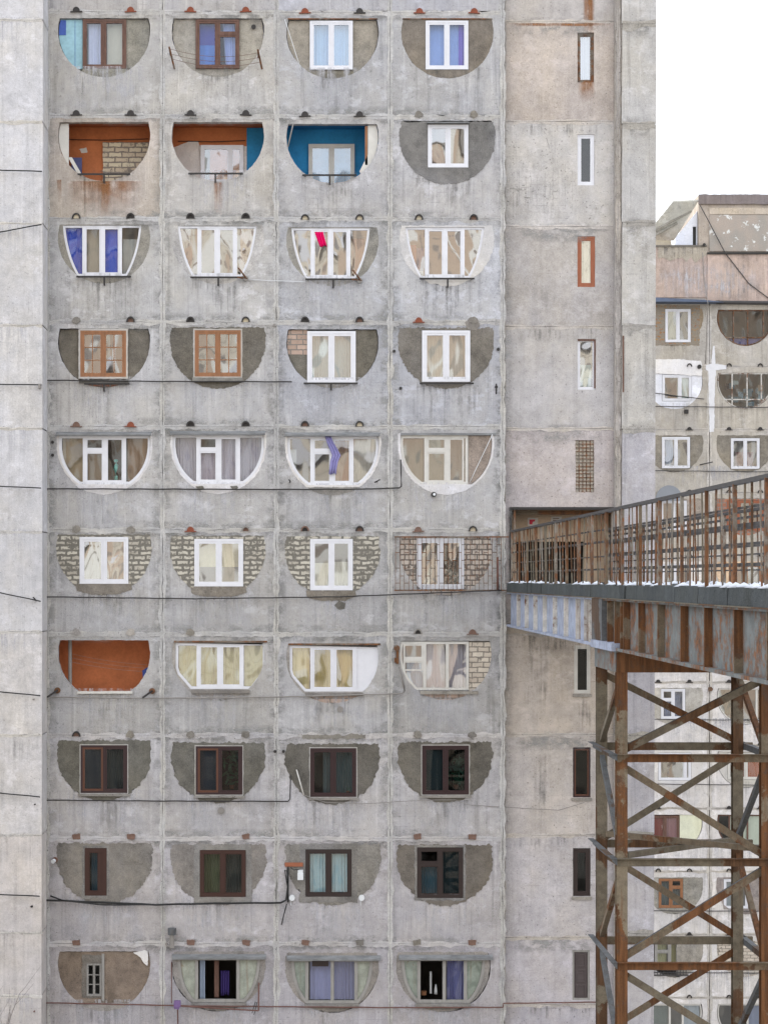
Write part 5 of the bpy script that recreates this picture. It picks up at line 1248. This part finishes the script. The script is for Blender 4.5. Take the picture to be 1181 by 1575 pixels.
# ---------------------------------------------------------------- steel tower under the bridge
TF, TB = -(60 - 60 / 1.51), -(60 - 60 / 1.419)
TW = thing('steel_tower', 'rust brown steel lattice tower with crossed braces carrying the footbridge', 'tower', ((BX0 + BX1) / 2, (TF + TB) / 2, 0))
def ibeam(x, y, name='leg', mat='steel_rust'):
    m = MB(); a, t_ = .105, .016; z0, z1 = 0, zz(-76)
    m.mbox(x - a, x + a, y - a, y - a + t_, z0, z1); m.mbox(x - a, x + a, y + a - t_, y + a, z0, z1); m.mbox(x - t_ / 2, x + t_ / 2, y - a + t_, y + a - t_, z0, z1)
    return m.build(name, M[mat], TW)
for x in (BX0, BX1):
    for y in (TF, TB): ibeam(x, y, 'leg', 'leg_rust' if y == TF else 'steel_mix')
def bm(name, p, q, w_, h_, mat): m = MB(); m.beam(p, q, w_, h_); return m.build(name, M[mat], TW)
for y in (TF, TB):
    m = MB(); s_ = -1 if y == TF else 1
    m.mbox(BX0 - .10, BX1 + .10, y + s_ * .110, y + s_ * .125, zz(-95.5), zz(-74.2)); m.mbox(BX0 - .10, BX1 + .10, y + s_ * .02, y + s_ * .109, zz(-75.2), zz(-74.2)); m.build('cap_beam', M['steel_rust'], TW)
for x, s_ in ((BX0, -1), (BX1, 1)):
    m = MB(); m.mbox(x + s_ * .108 - .006, x + s_ * .108 + .006, TF - .05, TB + .2, zz(-95.5), zz(-75.5)); m.mbox(x + s_ * .06 - .08, x + s_ * .06 + .08, TF - .2, TB + .5, zz(-75.2), zz(-74)); m.build('side_cap', M['web_grey'], TW)
    m = MB(); m.mbox(x - .22 if s_ < 0 else x - .05, x + .05 if s_ < 0 else x + .22, TF - .15, TB + .05, zz(-73.9), zz(-66)); m.build('bearing_block', M['web_pale'], TW)
LV = [-95.5, -182.3, -288.2, -393.6] + [-393.6 - 105.2 * k for k in range(1, 9)] + [-1330]
MATS = ['steel_rust', 'steel_rust', 'steel_mix']
for k in range(1, len(LV)):
    z = zz(LV[k])
    for y, s_ in ((TF, -1), (TB, 1)): 
        m = MB(); m.mbox(BX0 - .1, BX1 + .35, y + s_ * .107, y + s_ * .122, z - .085, z + .06); m.mbox(BX0 - .1, BX1 + .35, y + s_ * .108, y + s_ * .21, z + .061, z + .074); m.build('cross_beam', M[MATS[k % 3] if y == TF else 'steel_mix'], TW)
    for x, s_ in ((BX0, -1), (BX1, 1)):
        m = MB(); m.mbox(x + s_ * .115 - .008, x + s_ * .115 + .008, TF - .2, TB + .42, z - .05, z + .06); m.mbox(min(x + s_ * .107, x + s_ * .22), max(x + s_ * .107, x + s_ * .22), TF - .2, TB + .42, z + .062, z + .074); m.build('side_beam', M['steel_grey'], TW)
    a, b = zz(LV[k - 1] - (4 if k > 1 else 2)) - .12, z + .14
    up = k % 2 == 1
    l, r_ = BX0 + .06, BX1 - .06
    p, q = ((l, TF + .03, b), (r_, TF + .03, a)) if up else ((l, TF + .03, a), (r_, TF + .03, b))
    bm('brace', p, q, .014, .14, MATS[(k + 1) % 3]); 
    bm('brace', (p[0], p[1] + .06, p[2] + .07), (q[0], q[1] + .06, q[2] + .07), .10, .012, 'steel_grey')
    p, q = ((l, TB - .03, a), (r_, TB - .03, b)) if up else ((l, TB - .03, b), (r_, TB - .03, a))
    bm('brace', p, q, .014, .14, MATS[k % 3])
    for x in (BX0, BX1):
        p, q = ((x, TB - .06, b), (x, TF + .06, a)) if (up == (x == BX0)) else ((x, TB - .06, a), (x, TF + .06, b))
        bm('side_brace', p, q, .10, .11, MATS[(k + (x == BX0)) % 3] if k % 2 else 'steel_grey')
z = zz(LV[2]) + .10
bm('plan_brace', (BX0 + .1, TF + .1, z), (BX1 - .1, TB - .1, z), .12, .11, 'steel_mix'); bm('plan_brace', (BX0 + .1, TB - .1, z + .13), (BX1 - .1, TF + .1, z + .13), .12, .11, 'steel_rust')
m = MB(); 
for x in (BX0, BX1):
    for y in (TF, TB): m.mbox(x - .35, x + .35, y - .35, y + .35, 0, .35)
m.build('footing', M['kerb'], TW, px_tint(120, 118, 114))
# piers further out so that the bridge is carried beyond the picture too

# cracked mesh pattern on the second bay panel
m = MB(BD)
def crack(pts, w_=.32): 
    q = jag(pts, .9, 3, pts[0][0] + pts[0][1], closed=False)
    for i in range(len(q) - 1):
        if random.random() < .38: continue
        a, b_ = q[i], q[i + 1]; l_ = math.hypot(b_[0] - a[0], b_[1] - a[1]) or 1; nx, ny = -(b_[1] - a[1]) / l_ * w_ / 2, (b_[0] - a[0]) / l_ * w_ / 2
        m.quad([(a[0] - nx, a[1] - ny, -.0052), (b_[0] - nx, b_[1] - ny, -.0052), (b_[0] + nx, b_[1] + ny, -.0052), (a[0] + nx, a[1] + ny, -.0052)])
for y in (272, 283, 293, 304, 315, 325): crack([(784 + random.uniform(0, 30), y), (880 - random.uniform(0, 20), y + 1)])
for x in (816, 826, 838, 850, 869, 880): crack([(x, 225 + random.uniform(0, 40)), (x, 328 - random.uniform(0, 20))])
crack([(832, 195), (838, 205), (843, 222), (846, 238)], .8); crack([(784, 290), (812, 291)], 1.4); crack([(806, 304), (818, 304)], 1.3); crack([(784, 304), (790, 304)], 1.4); crack([(786, 210), (790, 226), (802, 227)], 1.1)
m.build('surface_cracks', M['greywood'], BLD)
# ---------------------------------------------------------------- the block behind, at the right
YB = 37.5
B2 = thing('apartment_building', 'grey and pinkish concrete block with round-bellied openings standing behind the footbridge', 'apartment block', (MB(YB).p(1100, 890, 0).x, YB, 0))
J2 = [466 + 97.2 * k for k in range(13)]
C2 = [(983.5, 1091), (1091, 1199), (1199, 1307)]
cx2 = lambda c: (1037, 1146, 1254)[c]
T2 = lambda k: 476 + 97.2 * k
for k in range(12):
    for c in range(3):
        m = MB(YB); a, b = J2[k] + .7, J2[k + 1] - .7
        h = [jag(dhole(cx2(c), T2(k), 43.6, 12.3), .35, 3, k)]
        m.prism(rect(C2[c][0] + .7, a, C2[c][1] - .7, b), 0, .24, h)
        t = (176, 171, 161) if k < 5 else (206, 203, 199)
        m.build('wall_panel', M['conc'], B2, jt(t, 4))
        room(cx2(c) - 48, T2(k) - 5, cx2(c) + 48, T2(k) + 60, .242, 2.2, px_tint(140, 132, 122), parent=B2, yr=YB)
for x in (1091, 1199): joint([(x, 470), (x, 1630)], 4, 4, -.012, px_tint(188, 184, 176), .8, YB, x, B2)
for k in range(12): joint([(984, J2[k + 1]), (1307, J2[k + 1])], 2, 3, -.008, px_tint(184, 179, 170), .3, YB, k + 300, B2)
m = MB(YB); m.box(984, 466, 1307, 1640, .25, .3)
zb = lambda y: ZC + (HZ - y) * S * (D0 + YB) / D0
x0_, x1_ = m.p(900, 0, 0).x, m.p(1307, 0, 0).x
m = MB(); m.mbox(x0_, x1_, YB + 12, YB + 12.3, 0, zb(392)); m.mbox(x1_ - .25, x1_, YB + .26, YB + 12, 0, zb(392)); m.mbox(x0_, x0_ + .25, YB + .26, YB + 12, 0, zb(392)); m.build('rear_wall', M['conc'], B2, px_tint(170, 166, 160))
m = MB(); m.mbox(x0_, m.p(983.5, 0, 0).x * (D0 + YB) / D0 - 0, YB, YB + .24, 0, zb(456)); m.build('wall_panel', M['conc'], B2, px_tint(176, 172, 165))
m = MB(); m.mbox(x0_, x1_, YB, YB + .24, 0, zb(1634)); m.build('lower_wall', M['conc'], B2, px_tint(190, 186, 180))
def P2(poly, tint, mat='plaster', d0=-.012, d1=.16, holes=(), name='plaster_patch', amp=.8): 
    return patch(jag(poly, amp, 2.4, poly[0][0]), holes, tint, mat, d0, d1, B2, YB, name)
def D2(c, k, sc=1.02): return dhole(cx2(c), T2(k) - 1, 43.6 * sc, 12.3)
def W2(R_, frame, gl, label, cur=(), **kw):
    kw.setdefault('fw', 2.2); kw.setdefault('sw', 1.8); kw.setdefault('mw', 1.8)
    return window(R_, kw.pop('cols', (.5,)), frame, gl, kw.pop('d', -.01), label, cur, parent=B2, yr=YB, **kw)
# pink parapet band, roof slab and lift house
m = MB(YB); m.box(900, 379, 1087, 457, 0.0, .3); m.box(1087.5, 391, 1307, 466, -.05, .3); m.build('parapet_wall', M['pink'], B2, px_tint(186, 168, 156))
m = MB(YB); m.prism(jag([(1012, 378.4), (1087, 378.4), (1087, 392), (1078, 396), (1070, 404), (1062, 395), (1056, 403), (1050, 396), (1040, 397), (1030, 401), (1020, 396), (1012, 398)], .8, 3, 2), -.012, -.002); m.build('grey_drips', M['bay'], B2, px_tint(176, 168, 154))
m = MB(YB); m.box(900, 376.5, 1087, 379.2, -.06, .35); m.build('parapet_cap', M['conc'], B2, px_tint(120, 116, 108))
m = MB(YB); m.box(1087.8, 388, 1307, 390.6, -.14, .3); m.build('parapet_cap', M['dark_gap'], B2)
m = MB(YB); m.box(1075, 299, 1307, 392, .06, 5); m.build('lift_house', M['bay'], B2, px_tint(172, 162, 150))
m = MB(YB); m.prism(jag(rect(1074, 298.5, 1307, 313.5), .5, 4, 7), -.05, .05); m.build('coping', M['conc'], B2, px_tint(128, 120, 118))
m = MB(YB); m.box(1091, 330, 1307, 386, .0, .055); m.build('flaking_panel', M['flake'], B2)
m = MB(YB); m.box(1091, 319, 1307, 329, .02, .058); m.build('band', M['bay'], B2, px_tint(190, 178, 160))
# raking roof slab seen from below, going back
m = MB(YB)
a = [(1036, 309.5, .1), (1075, 308, .1), (1044, 363, 1.3), (1008, 361, 1.45), (1008, 345, 0.9)]
m.add([m.p(*q) for q in a] + [m.p(q[0], q[1] - 2.2, q[2]) for q in a], [(0, 1, 2, 3, 4), (9, 8, 7, 6, 5)] + [(i, (i + 1) % 5, 5 + (i + 1) % 5, 5 + i) for i in range(5)])
m.build('raking_slab', M['conc'], B2, px_tint(206, 206, 196))
m = MB(YB); m.beam(m.p(1012, 356, 1.0), m.p(1046, 338, .75), .1, .12); m.beam(m.p(1010, 349, .9), m.p(1066, 322, .4), .06, .08); m.build('slab_rib', M['conc'], B2, px_tint(150, 148, 138))
m = MB(YB); m.prism([(1074.5, 322), (1074.5, 378), (1040, 378), (1042, 362)], .35, .5, [rect(1067.5, 346, 1073, 377.4)]); m.build('whitewashed_wall', M['limed'], B2, px_tint(226, 230, 238))
m = MB(YB); m.box(1066, 345, 1074, 378, .45, .52); m.build('dark_doorway', M['dark_gap'], B2)
m = MB(YB); m.prism([(1008, 358), (1040, 358), (1044, 378), (1008, 378)], 1.5, 1.7); m.build('back_wall', M['limed'], B2, px_tint(196, 192, 176))
m = MB(YB); m.disc((1082, 376.5, -.06), (0, -1, 0), .07, .1, 10); m.build('spout', M['black'], B2)
# blue-grey gutter awning
m = MB(YB); m.add([m.p(*q) for q in ((1000, 456.5, 0), (1086, 461, 0), (1110, 463.5, 0), (1110, 466.5, -.5), (1086, 466.5, -.6), (1000, 466, -.6))] + [m.p(*q) for q in ((1000, 467, 0), (1110, 467.5, 0))], [(0, 1, 2, 3, 4, 5), (5, 4, 3, 7, 6)]); m.build('awning', M['awn'], B2)
m = MB(YB); m.tube([(1100, 465.5, -.2), (1307, 468, -.2)], .09, 8); m.build('gutter_pipe', M['bar_dark'], B2)
wash(1000, 380, 1087, 440, 'dirt_run', -.016, YB, 16, 6, 'b', B2); wash(1000, 379, 1087, 402, 'dirt_run', -.018, YB, 16, 6, 'b', B2); wash(1000, 400, 1180, 464, 'lime_run', -.054, YB, 20, 6, 'm', B2)
wash(1100, 432, 1181, 466, 'dirt_run', -.058, YB, 20, 6, 'm', B2); wash(1020, 530, 1060, 556, 'dirt_run', -.006, YB, 8, 4, 'b', B2); wash(1091, 388, 1181, 440, 'dirt_run', -.056, YB, 16, 5, 'b', B2)
for k in range(1, 11):
    wash(1000, T2(k) + 46, 1199, J2[k + 1], 'dirt_run' if k % 2 else 'lime_run', -.005, YB, 16, 5, 'b', B2)
P2(D2(0, 0), px_tint(140, 126, 106), d0=-.004, holes=[rect(1022.5, 474.5, 1062.5, 526.5)])
# row 0 : orange brick with a white window; rusty grid
P2(rect(1000, 469, 1076, 531), None, 'brickochre', -.006, .1, [rect(1022.5, 474.5, 1062.5, 526.5)], 'brick_infill', 1.5)
W2((1023, 475, 1062, 526), 'pvc', 'gl_mid', 'white window set in orange brown brick under the blue grey awning', [(1026, 478, 1042, 523, (190, 190, 176), 4)])
def grid_glaze(c, k, mat, label, mul, hy):
    pl = dhole(cx2(c), T2(k) + .5, 42.6, 12.3); w_ = glazing(pl, mul, {}, mat, 'gl_lo', .02, 1.5, 1.8, label, parent=B2, yr=YB)
    m = MB(YB); xs = sorted(list(mul)); m.box(cx2(c) - 39 + 4, hy - .9, cx2(c) + 30, hy + .9, .015, .08); m.build('cross_bar', M[mat], w_)
    return w_
grid_glaze(1, 0, 'rust', 'round-bellied glazing in a rusty red grid, high under the gutter pipe', (1128, 1150, 1174), T2(0) + 43)
m = MB(YB); m.prism(clipy(inset(dhole(cx2(1), T2(0) + .5, 42.6, 12.3), 2), T2(0) + 44), .1, .14); m.build('blue_board', M['paint'], B2, px_tint(84, 80, 120))
# row 1
P2([(1005, 553), (1040, 552), (1078, 555), (1080, 573), (1079, 578), (1005, 574)], px_tint(226, 224, 220), 'limed', -.02, .0, (), 'whitewash_patch')
pl = dhole(cx2(0), T2(1) + 1, 43, 12.3)
patch(pl, [rect(1018, 576, 1064, 617)], px_tint(222, 224, 228), 'limed', .02, .2, B2, YB, 'white_board')
W2((1018.5, 576.5, 1063.5, 616.5), 'pvc', 'gl_mid', 'white sliding window between white boards, below a whitewashed strip', [(1042, 580, 1060, 614, (180, 194, 190), 3)], cols=(.6,), d=.01)
grid_glaze(1, 1, 'rustw', 'round-bellied glazing in a peeling white and rust grid with stored things behind', (1126, 1149, 1171), T2(1) + 41)
for i in range(16):
    x, y = random.uniform(1112, 1180), T2(1) + random.uniform(14, 46); m = MB(YB)
    m.prism(jag(rect(x - random.uniform(2, 6), y - random.uniform(2, 7), x + random.uniform(2, 6), y + random.uniform(2, 6)), .8, 3, x), .45 + i * .02, .6 + i * .02)
    o = m.build('stored_box', M['paint'], None, px_tint(*random.choice(((70, 96, 106), (150, 160, 160), (52, 66, 72), (110, 130, 140), (60, 52, 50), (170, 150, 130))))); tag(o, 'jumbled stored thing behind the peeling white and rust window grid', 'stored item', 'things stored behind the rusty grid')
# white cross of sealant on the joint
patch(jag([(1096, 532), (1099, 532), (1100, 560), (1117, 562), (1117, 568), (1101, 569), (1099, 600), (1098, 664), (1091, 665), (1090, 610), (1089, 570), (1085, 569), (1085, 561), (1094, 559)], .7, 3, 5), [], px_tint(236, 236, 240), 'whiteseal', -.02, .0, B2, YB, 'sealant_cross')
# row 2
P2(D2(0, 2), px_tint(140, 134, 122), holes=[rect(1017.5, 671.5, 1061.5, 720.5)])
W2((1018, 672, 1061, 720), 'pvc', 'gl_mid', 'white window with a grey blue curtain in a brown patch, left of the white cross foot', [(1021, 676, 1036, 717, (150, 158, 176), 3)])
P2(D2(1, 2), px_tint(132, 126, 114), holes=[rect(1123.5, 673.5, 1168.5, 721.5)])
W2((1124, 674, 1168, 721), 'pvc', 'gl_mid', 'white window with red things behind it, right of the white cross foot', [(1134, 694, 1162, 718, (112, 40, 46), 3, .5)])
# row 3 (behind the railing): grey arched canopy
pl = [(1028 + 22 * math.cos(a), 770 - 24 * math.sin(a)) for a in [math.pi * i / 14 for i in range(15)]]
m = MB(YB); m.prism([(1026 + 21 * math.cos(math.pi * i / 14), 771 - 24 * math.sin(math.pi * i / 14)) for i in range(15)], -.5, -.42); m.build('arched_canopy', M['awn2'], B2)
def mid_win(c, k, R_, frame, gl, label, cur=(), t=(140, 134, 122), mat='plaster', **kw):
    P2(D2(c, k), px_tint(*t) if mat in ('plaster', 'limed') else None, mat, holes=[rect(*grow(R_, .5))], name='plaster_patch' if mat in ('plaster', 'limed') else 'brick_infill'); return W2(R_, frame, gl, label, cur, **kw)
mid_win(0, 3, (1016, 770, 1056, 815), 'pvc', 'gl_mid', 'white window behind the railing under the grey arched canopy', t=(160, 150, 138))
mid_win(1, 3, (1118, 770, 1174, 816), 'redwood', 'gl_mid', 'red-brown window behind the railing, right of the canopy', t=(196, 120, 70), mat='brickr', cols=(.33, .66))
mid_win(0, 4, (1018, 868, 1060, 912), 'pvc', 'gl_mid', 'white window low behind the railing near the block corner', t=(214, 210, 204))
mid_win(1, 4, (1124, 868, 1170, 912), 'wood', 'gl_hi', 'orange window low behind the railing at the right', t=(206, 180, 150))
for k in (5,):
    for c in (0, 1): mid_win(c, k, (cx2(c) - 20, T2(k) + 4, cx2(c) + 22, T2(k) + 48), 'pvc', 'gl_mid', 'white window hidden behind the bridge girder, %s column' % ('left' if c == 0 else 'right'))
# rows seen through the tower
mid_win(0, 6, (1016.5, 1060, 1053.5, 1106), 'pvc', 'gl_lo', 'white window with blue grey curtains seen through the top panel of the tower', [(1038, 1063, 1050, 1104, (128, 132, 156), 4), (1020, 1078, 1032, 1104, (104, 116, 150), 2)], (176, 172, 162), trans={0: .36})
pl = dhole(cx2(1), T2(6) + .5, 42.4, 12.3); glazing(clipx(pl, None, 1190), (1140, 1164), {}, 'oldwhite', 'gl_mid', .05, 1.6, 3, 'round opening with dark green inside behind the tower leg', [(1104, 1060, 1138, 1100, (88, 92, 74), 3, .3)], parent=B2, yr=YB)
pl = clipx(clipy(dhole(cx2(0), T2(7) + .5, 43, 12.3), None, 1201), 1000, 1068); P2(D2(0, 7), px_tint(206, 204, 200), 'limed', holes=[rect(1012, 1158, 1063, 1201)])
W2((1012.5, 1158.5, 1062.5, 1200.5), 'pvc', 'gl_mid', 'white window with a vase on its sill seen through the tower', [(1050, 1162, 1060, 1198, (196, 198, 200), 3)], cols=(.82,))
m = MB(YB); m.tube([(1030, 1199, .3), (1030, 1190, .3), (1028, 1184, .3), (1031, 1180, .3)], .08, 7, r2=.03); tag(m.build('vase', M['bar_dark'], None), 'dark vase on the window sill seen through the tower', 'vase')
pl = dhole(cx2(1), T2(7) + .5, 42.4, 12.3); patch(pl, [rect(1119, 1158, 1176, 1200)], px_tint(196, 193, 184), 'limed', .05, .2, B2, YB)
W2((1119.5, 1158.5, 1175.5, 1199.5), 'oldwhite', 'gl_lo', 'cream window with orange boarding, right of the tower far leg', [(1126, 1162, 1150, 1198, (110, 56, 44), 1, .1), (1150, 1162, 1172, 1198, (150, 78, 50), 1, .1)], d=.04)
pl = dhole(cx2(0), T2(8) + .5, 42.4, 12.3); patch(clipx(pl, 1045.5), [], px_tint(214, 216, 190), 'limed', .03, .2, B2, YB)
W2((1000, 1255, 1045, 1299), 'oldwood', 'gl_lo', 'window with two maroon curtain halves beside a pale green panel', [(1006, 1258, 1021, 1296, (124, 64, 58), 2, .1), (1025, 1258, 1042, 1296, (150, 110, 112), 3, .1)], cols=(.5,), d=.03)
pl = dhole(cx2(1), T2(8) + .5, 42.4, 12.3); glazing(pl, (1122, 1150), {}, 'oldwood', 'gl_lo', .05, 1.6, 2.4, 'round opening with pale panels, crossed by a tower brace', [(1124, 1256, 1184, 1300, (204, 206, 190), 2, .12)], parent=B2, yr=YB)
mid_win(0, 9, (1013, 1352, 1050, 1397), 'wood', 'gl_lo', 'bright orange wooden window with grey curtains seen through the tower', [(1016, 1356, 1030, 1394, (110, 114, 112), 4), (1034, 1364, 1047, 1394, (120, 122, 118), 4)], (150, 147, 138), trans={1: .3})
mid_win(1, 9, (1113, 1353, 1150, 1398), 'pvc', 'gl_mid', 'white window in a brown grey patch, half hidden by a tower leg', [(1117, 1358, 1130, 1396, (150, 160, 168), 3)], (148, 140, 134))
P2(clipx(D2(0, 10), 1040), px_tint(150, 146, 138))
W2((1007, 1449, 1052, 1493), 'greywood', 'gl_lo', 'grey wooden window with striped ochre curtains behind iron bars', [(1011, 1452, 1026, 1490, (170, 164, 130), 3, .2), (1032, 1452, 1050, 1490, (150, 140, 96), 5, .2)], cols=(.5,), trans={0: .35})
m = MB(YB)
for i in range(12): m.tube([(1006 + 4.4 * i, 1490, -.12), (1006 + 4.4 * i, 1500, -.12)], .015, 4)
m.box(1004, 1489, 1058, 1491, -.14, -.1); m.box(1004, 1499, 1058, 1501, -.14, -.1); m.build('window_box_rail', M['bar_dark'], B2)
P2(clipy(D2(0, 10), 1500), px_tint(140, 136, 128))
m = MB(YB); m.prism(dhole(cx2(1), T2(10) + .5, 43, 12.3), .02, .2); m.build('brick_infill', M['brickw'], B2)
pl = dhole(cx2(0), T2(11) + .5, 42.4, 12.3); glazing(pl, (1030, 1050), {}, 'oldwhite', 'gl_mid', .03, 1.8, 3, 'wide glazed opening with grey blue boards at the bottom behind the tower', [(1052, 1546, 1076, 1596, (160, 168, 178), 2, .12), (1004, 1546, 1028, 1596, (96, 108, 104), 3, .2)], parent=B2, yr=YB)
glazing(dhole(cx2(1), T2(11) + .5, 42.4, 12.3), (1150,), {}, 'oldwhite', 'gl_mid', .05, 1.8, 3, 'round opening with lilac board at the bottom right behind the tower', [(1152, 1546, 1184, 1596, (140, 146, 172), 3, .2)], parent=B2, yr=YB)
for k in range(12):
    P2(D2(2, k), px_tint(150, 145, 136), holes=[rect(1234, T2(k) + 3, 1276, T2(k) + 48)]); W2((1234.5, T2(k) + 3.5, 1275.5, T2(k) + 47.5), 'pvc' if k % 3 else 'wood', 'gl_mid', None)
# drains, wires
for k in range(1, 12):
    for c in (0, 1):
        for dx in (-25, 23):
            if c == 0 and dx < 0 and k < 6: continue
            o = drain_mesh('rim' if k % 2 else 'half').build('drain_spout', M['black'], None)
            for v in o.data.vertices: v.co -= ORIG
            o.parent = B2; o.location = MB(YB).p(cx2(c) + dx, J2[k] + .5, 0) - B2.location
for a, b, lab in (((1000, 604), (1082, 614), 'upper of two wires crossing the white boarded window of the far block'), ((1000, 625), (1307, 628), 'long wire below the peeling white and rust window grid'), ((1000, 724), (1307, 727), 'long wire below the two white windows beside the cross foot'),
                  ((1000, 1106.5), (1307, 1109), 'wire on the far block through the top panel of the tower'), ((1000, 1206), (1307, 1209), 'wire on the far block below the window with the vase'), ((1000, 1401), (1307, 1402), 'wire on the far block below the bright orange window'), ((1000, 1496), (1307, 1497), 'wire on the far block below the window with ochre curtains')):
    line('service_wire', [(*a, -.1), (*b, -.1)], .022, 'bar_dark', lab, 'wire', YB)
line('hanging_cable', [(1076, 316, -.1), (1090, 342, -.1), (1115, 390, -.1), (1150, 435, -.1), (1181, 459, -.1), (1240, 490, -.1)], .022, 'bar_dark', 'black cable hanging in a long curve across the roof parapet', 'cable', YB)
line('hanging_cable', [(1080, 388, -.08), (1082, 430, -.08), (1084.5, 470, -.66), (1084, 560, -.08)], .02, 'greypipe', 'thin vertical cable running down from the parapet corner', 'cable', YB)
line('wall_bracket', [(1076, 715, -.03), (1094, 711, -.3)], .03, 'bar_dark', 'short dark iron arm on the wall below the white cross foot', 'bracket', YB)
m = MB(YB); m.box(1052, 630, 1058, 636, -.12, 0); tag(m.build('junction_box', M['black'], None), 'small black box on the far block wall below the white boarded window', 'junction box')
m = MB(YB); m.disc((1075, 564, -.02), (0, -1, 0), .1, .1, 9); tag(m.build('wall_lamp', M['black'], None), 'small black lamp on the whitewashed strip of the far block', 'lamp')
m = MB(YB); m.disc((1092, 1060, -.01), (0, -1, 0), .11, .12, 9); tag(m.build('wall_lamp', M['rust'], None), 'small rusty lamp on the far block seen through the top panel of the tower', 'lamp')
# ---------------------------------------------------------------- the block across the yard: only seen mirrored in the glass
n_ = NT('opposite_facade')
v_ = n_.xz()
c_, f_ = n_.brick((0.26, 0.25, 0.25), (0.36, 0.30, 0.25), (0.60, 0.55, 0.47), 4.2, 3.1, 1.12, v_, 0.0, smooth=0.02)
sx = n_.t.nodes.new('ShaderNodeSeparateXYZ'); n_.l(n_.tc, sx.inputs[0])
_, f3_ = n_.brick((1, 1, 1), (1, 1, 1), (0, 0, 0), 2.1, 3.1, .07, v_, 0.0)
c_ = n_.mix(n_.math('MULTIPLY', f3_, .6), c_, (0.12, 0.11, 0.10))
k_ = n_.step(n_.noise(.16, 2, .5, n_.mapv((1, 1, .05))), .50, .52)
c2_ = n_.mix(n_.math('MULTIPLY', k_, f_), c_, (0.50, 0.40, 0.32))
k2_ = n_.step(n_.noise(.13, 2, .5, n_.mapv((1, 1, .3), loc=(40, 2, 2))), .56, .58)
n_.bsdf(n_.mix(n_.math('MULTIPLY', k2_, f_), c2_, (0.70, 0.69, 0.66)), .9)
OP = thing('apartment_building', 'cream block across the yard, seen mirrored in the window panes', 'apartment block', (0, -112, 0))
m = MB(); m.mbox(-75, 85, -126, -112, 0, 60); m.build('wall', n_.m, OP)
m = MB(); m.mbox(-76, 86, -127, -111.4, 60.01, 60.6); m.build('roof', M['conc'], OP, px_tint(150, 146, 140))
for x in range(-66, 80, 22):
    m = MB()
    for z in range(6, 58, 6): m.mbox(x, x + 5, -112, -110.6, z, z + 1.1)
    m.build('balcony_stack', M['pvc'], OP)

# ---------------------------------------------------------------- bare tree at the lower left
random.seed(21)
TR = thing('bare_tree', 'leafless tree with thin grey twigs reaching up in front of the pale wing', 'tree', (-10.2, -6, 0))
bx = MB(-6).p(2, 1500, 0)
tr = MB(); base = Vector((bx.x - .9, -6, 0)); tops = []
tr.tube([base, base + Vector((.1, 0, 4)), base + Vector((.0, .1, 8)), base + Vector((.15, .05, 12.6))], .17, 8, True, r2=.07); tr.build('trunk', M['bark'], TR, smooth=True)
tw = MB()
def grow_twig(p, dr, l, r_, lev):
    q = p; pts = [p]
    for i in range(4):
        dr = (dr + Vector((random.uniform(-.14, .14), random.uniform(-.1, .1), random.uniform(-.02, .12)))).normalized(); q = q + dr * l / 4; pts.append(q)
    tw.tube(pts, r_, 5, True, r2=r_ * .45)
    if lev:
        for k in range(4 if lev > 1 else 3):
            i = random.randint(1, 4); a = random.uniform(-.75, .75)
            grow_twig(pts[i], (dr + Vector((a, random.uniform(-.4, .4), .1))).normalized(), l * random.uniform(.5, .75), r_ * .5, lev - 1)
for k in range(11):
    a = random.uniform(-.75, .75); z = random.uniform(8.5, 12.3)
    grow_twig(base + Vector((.05, .05, z)), Vector((a, random.uniform(-.5, .5), 1.0)).normalized(), random.uniform(2.2, 3.1), .045, 3)
tw.build('branches', M['bark'], TR)
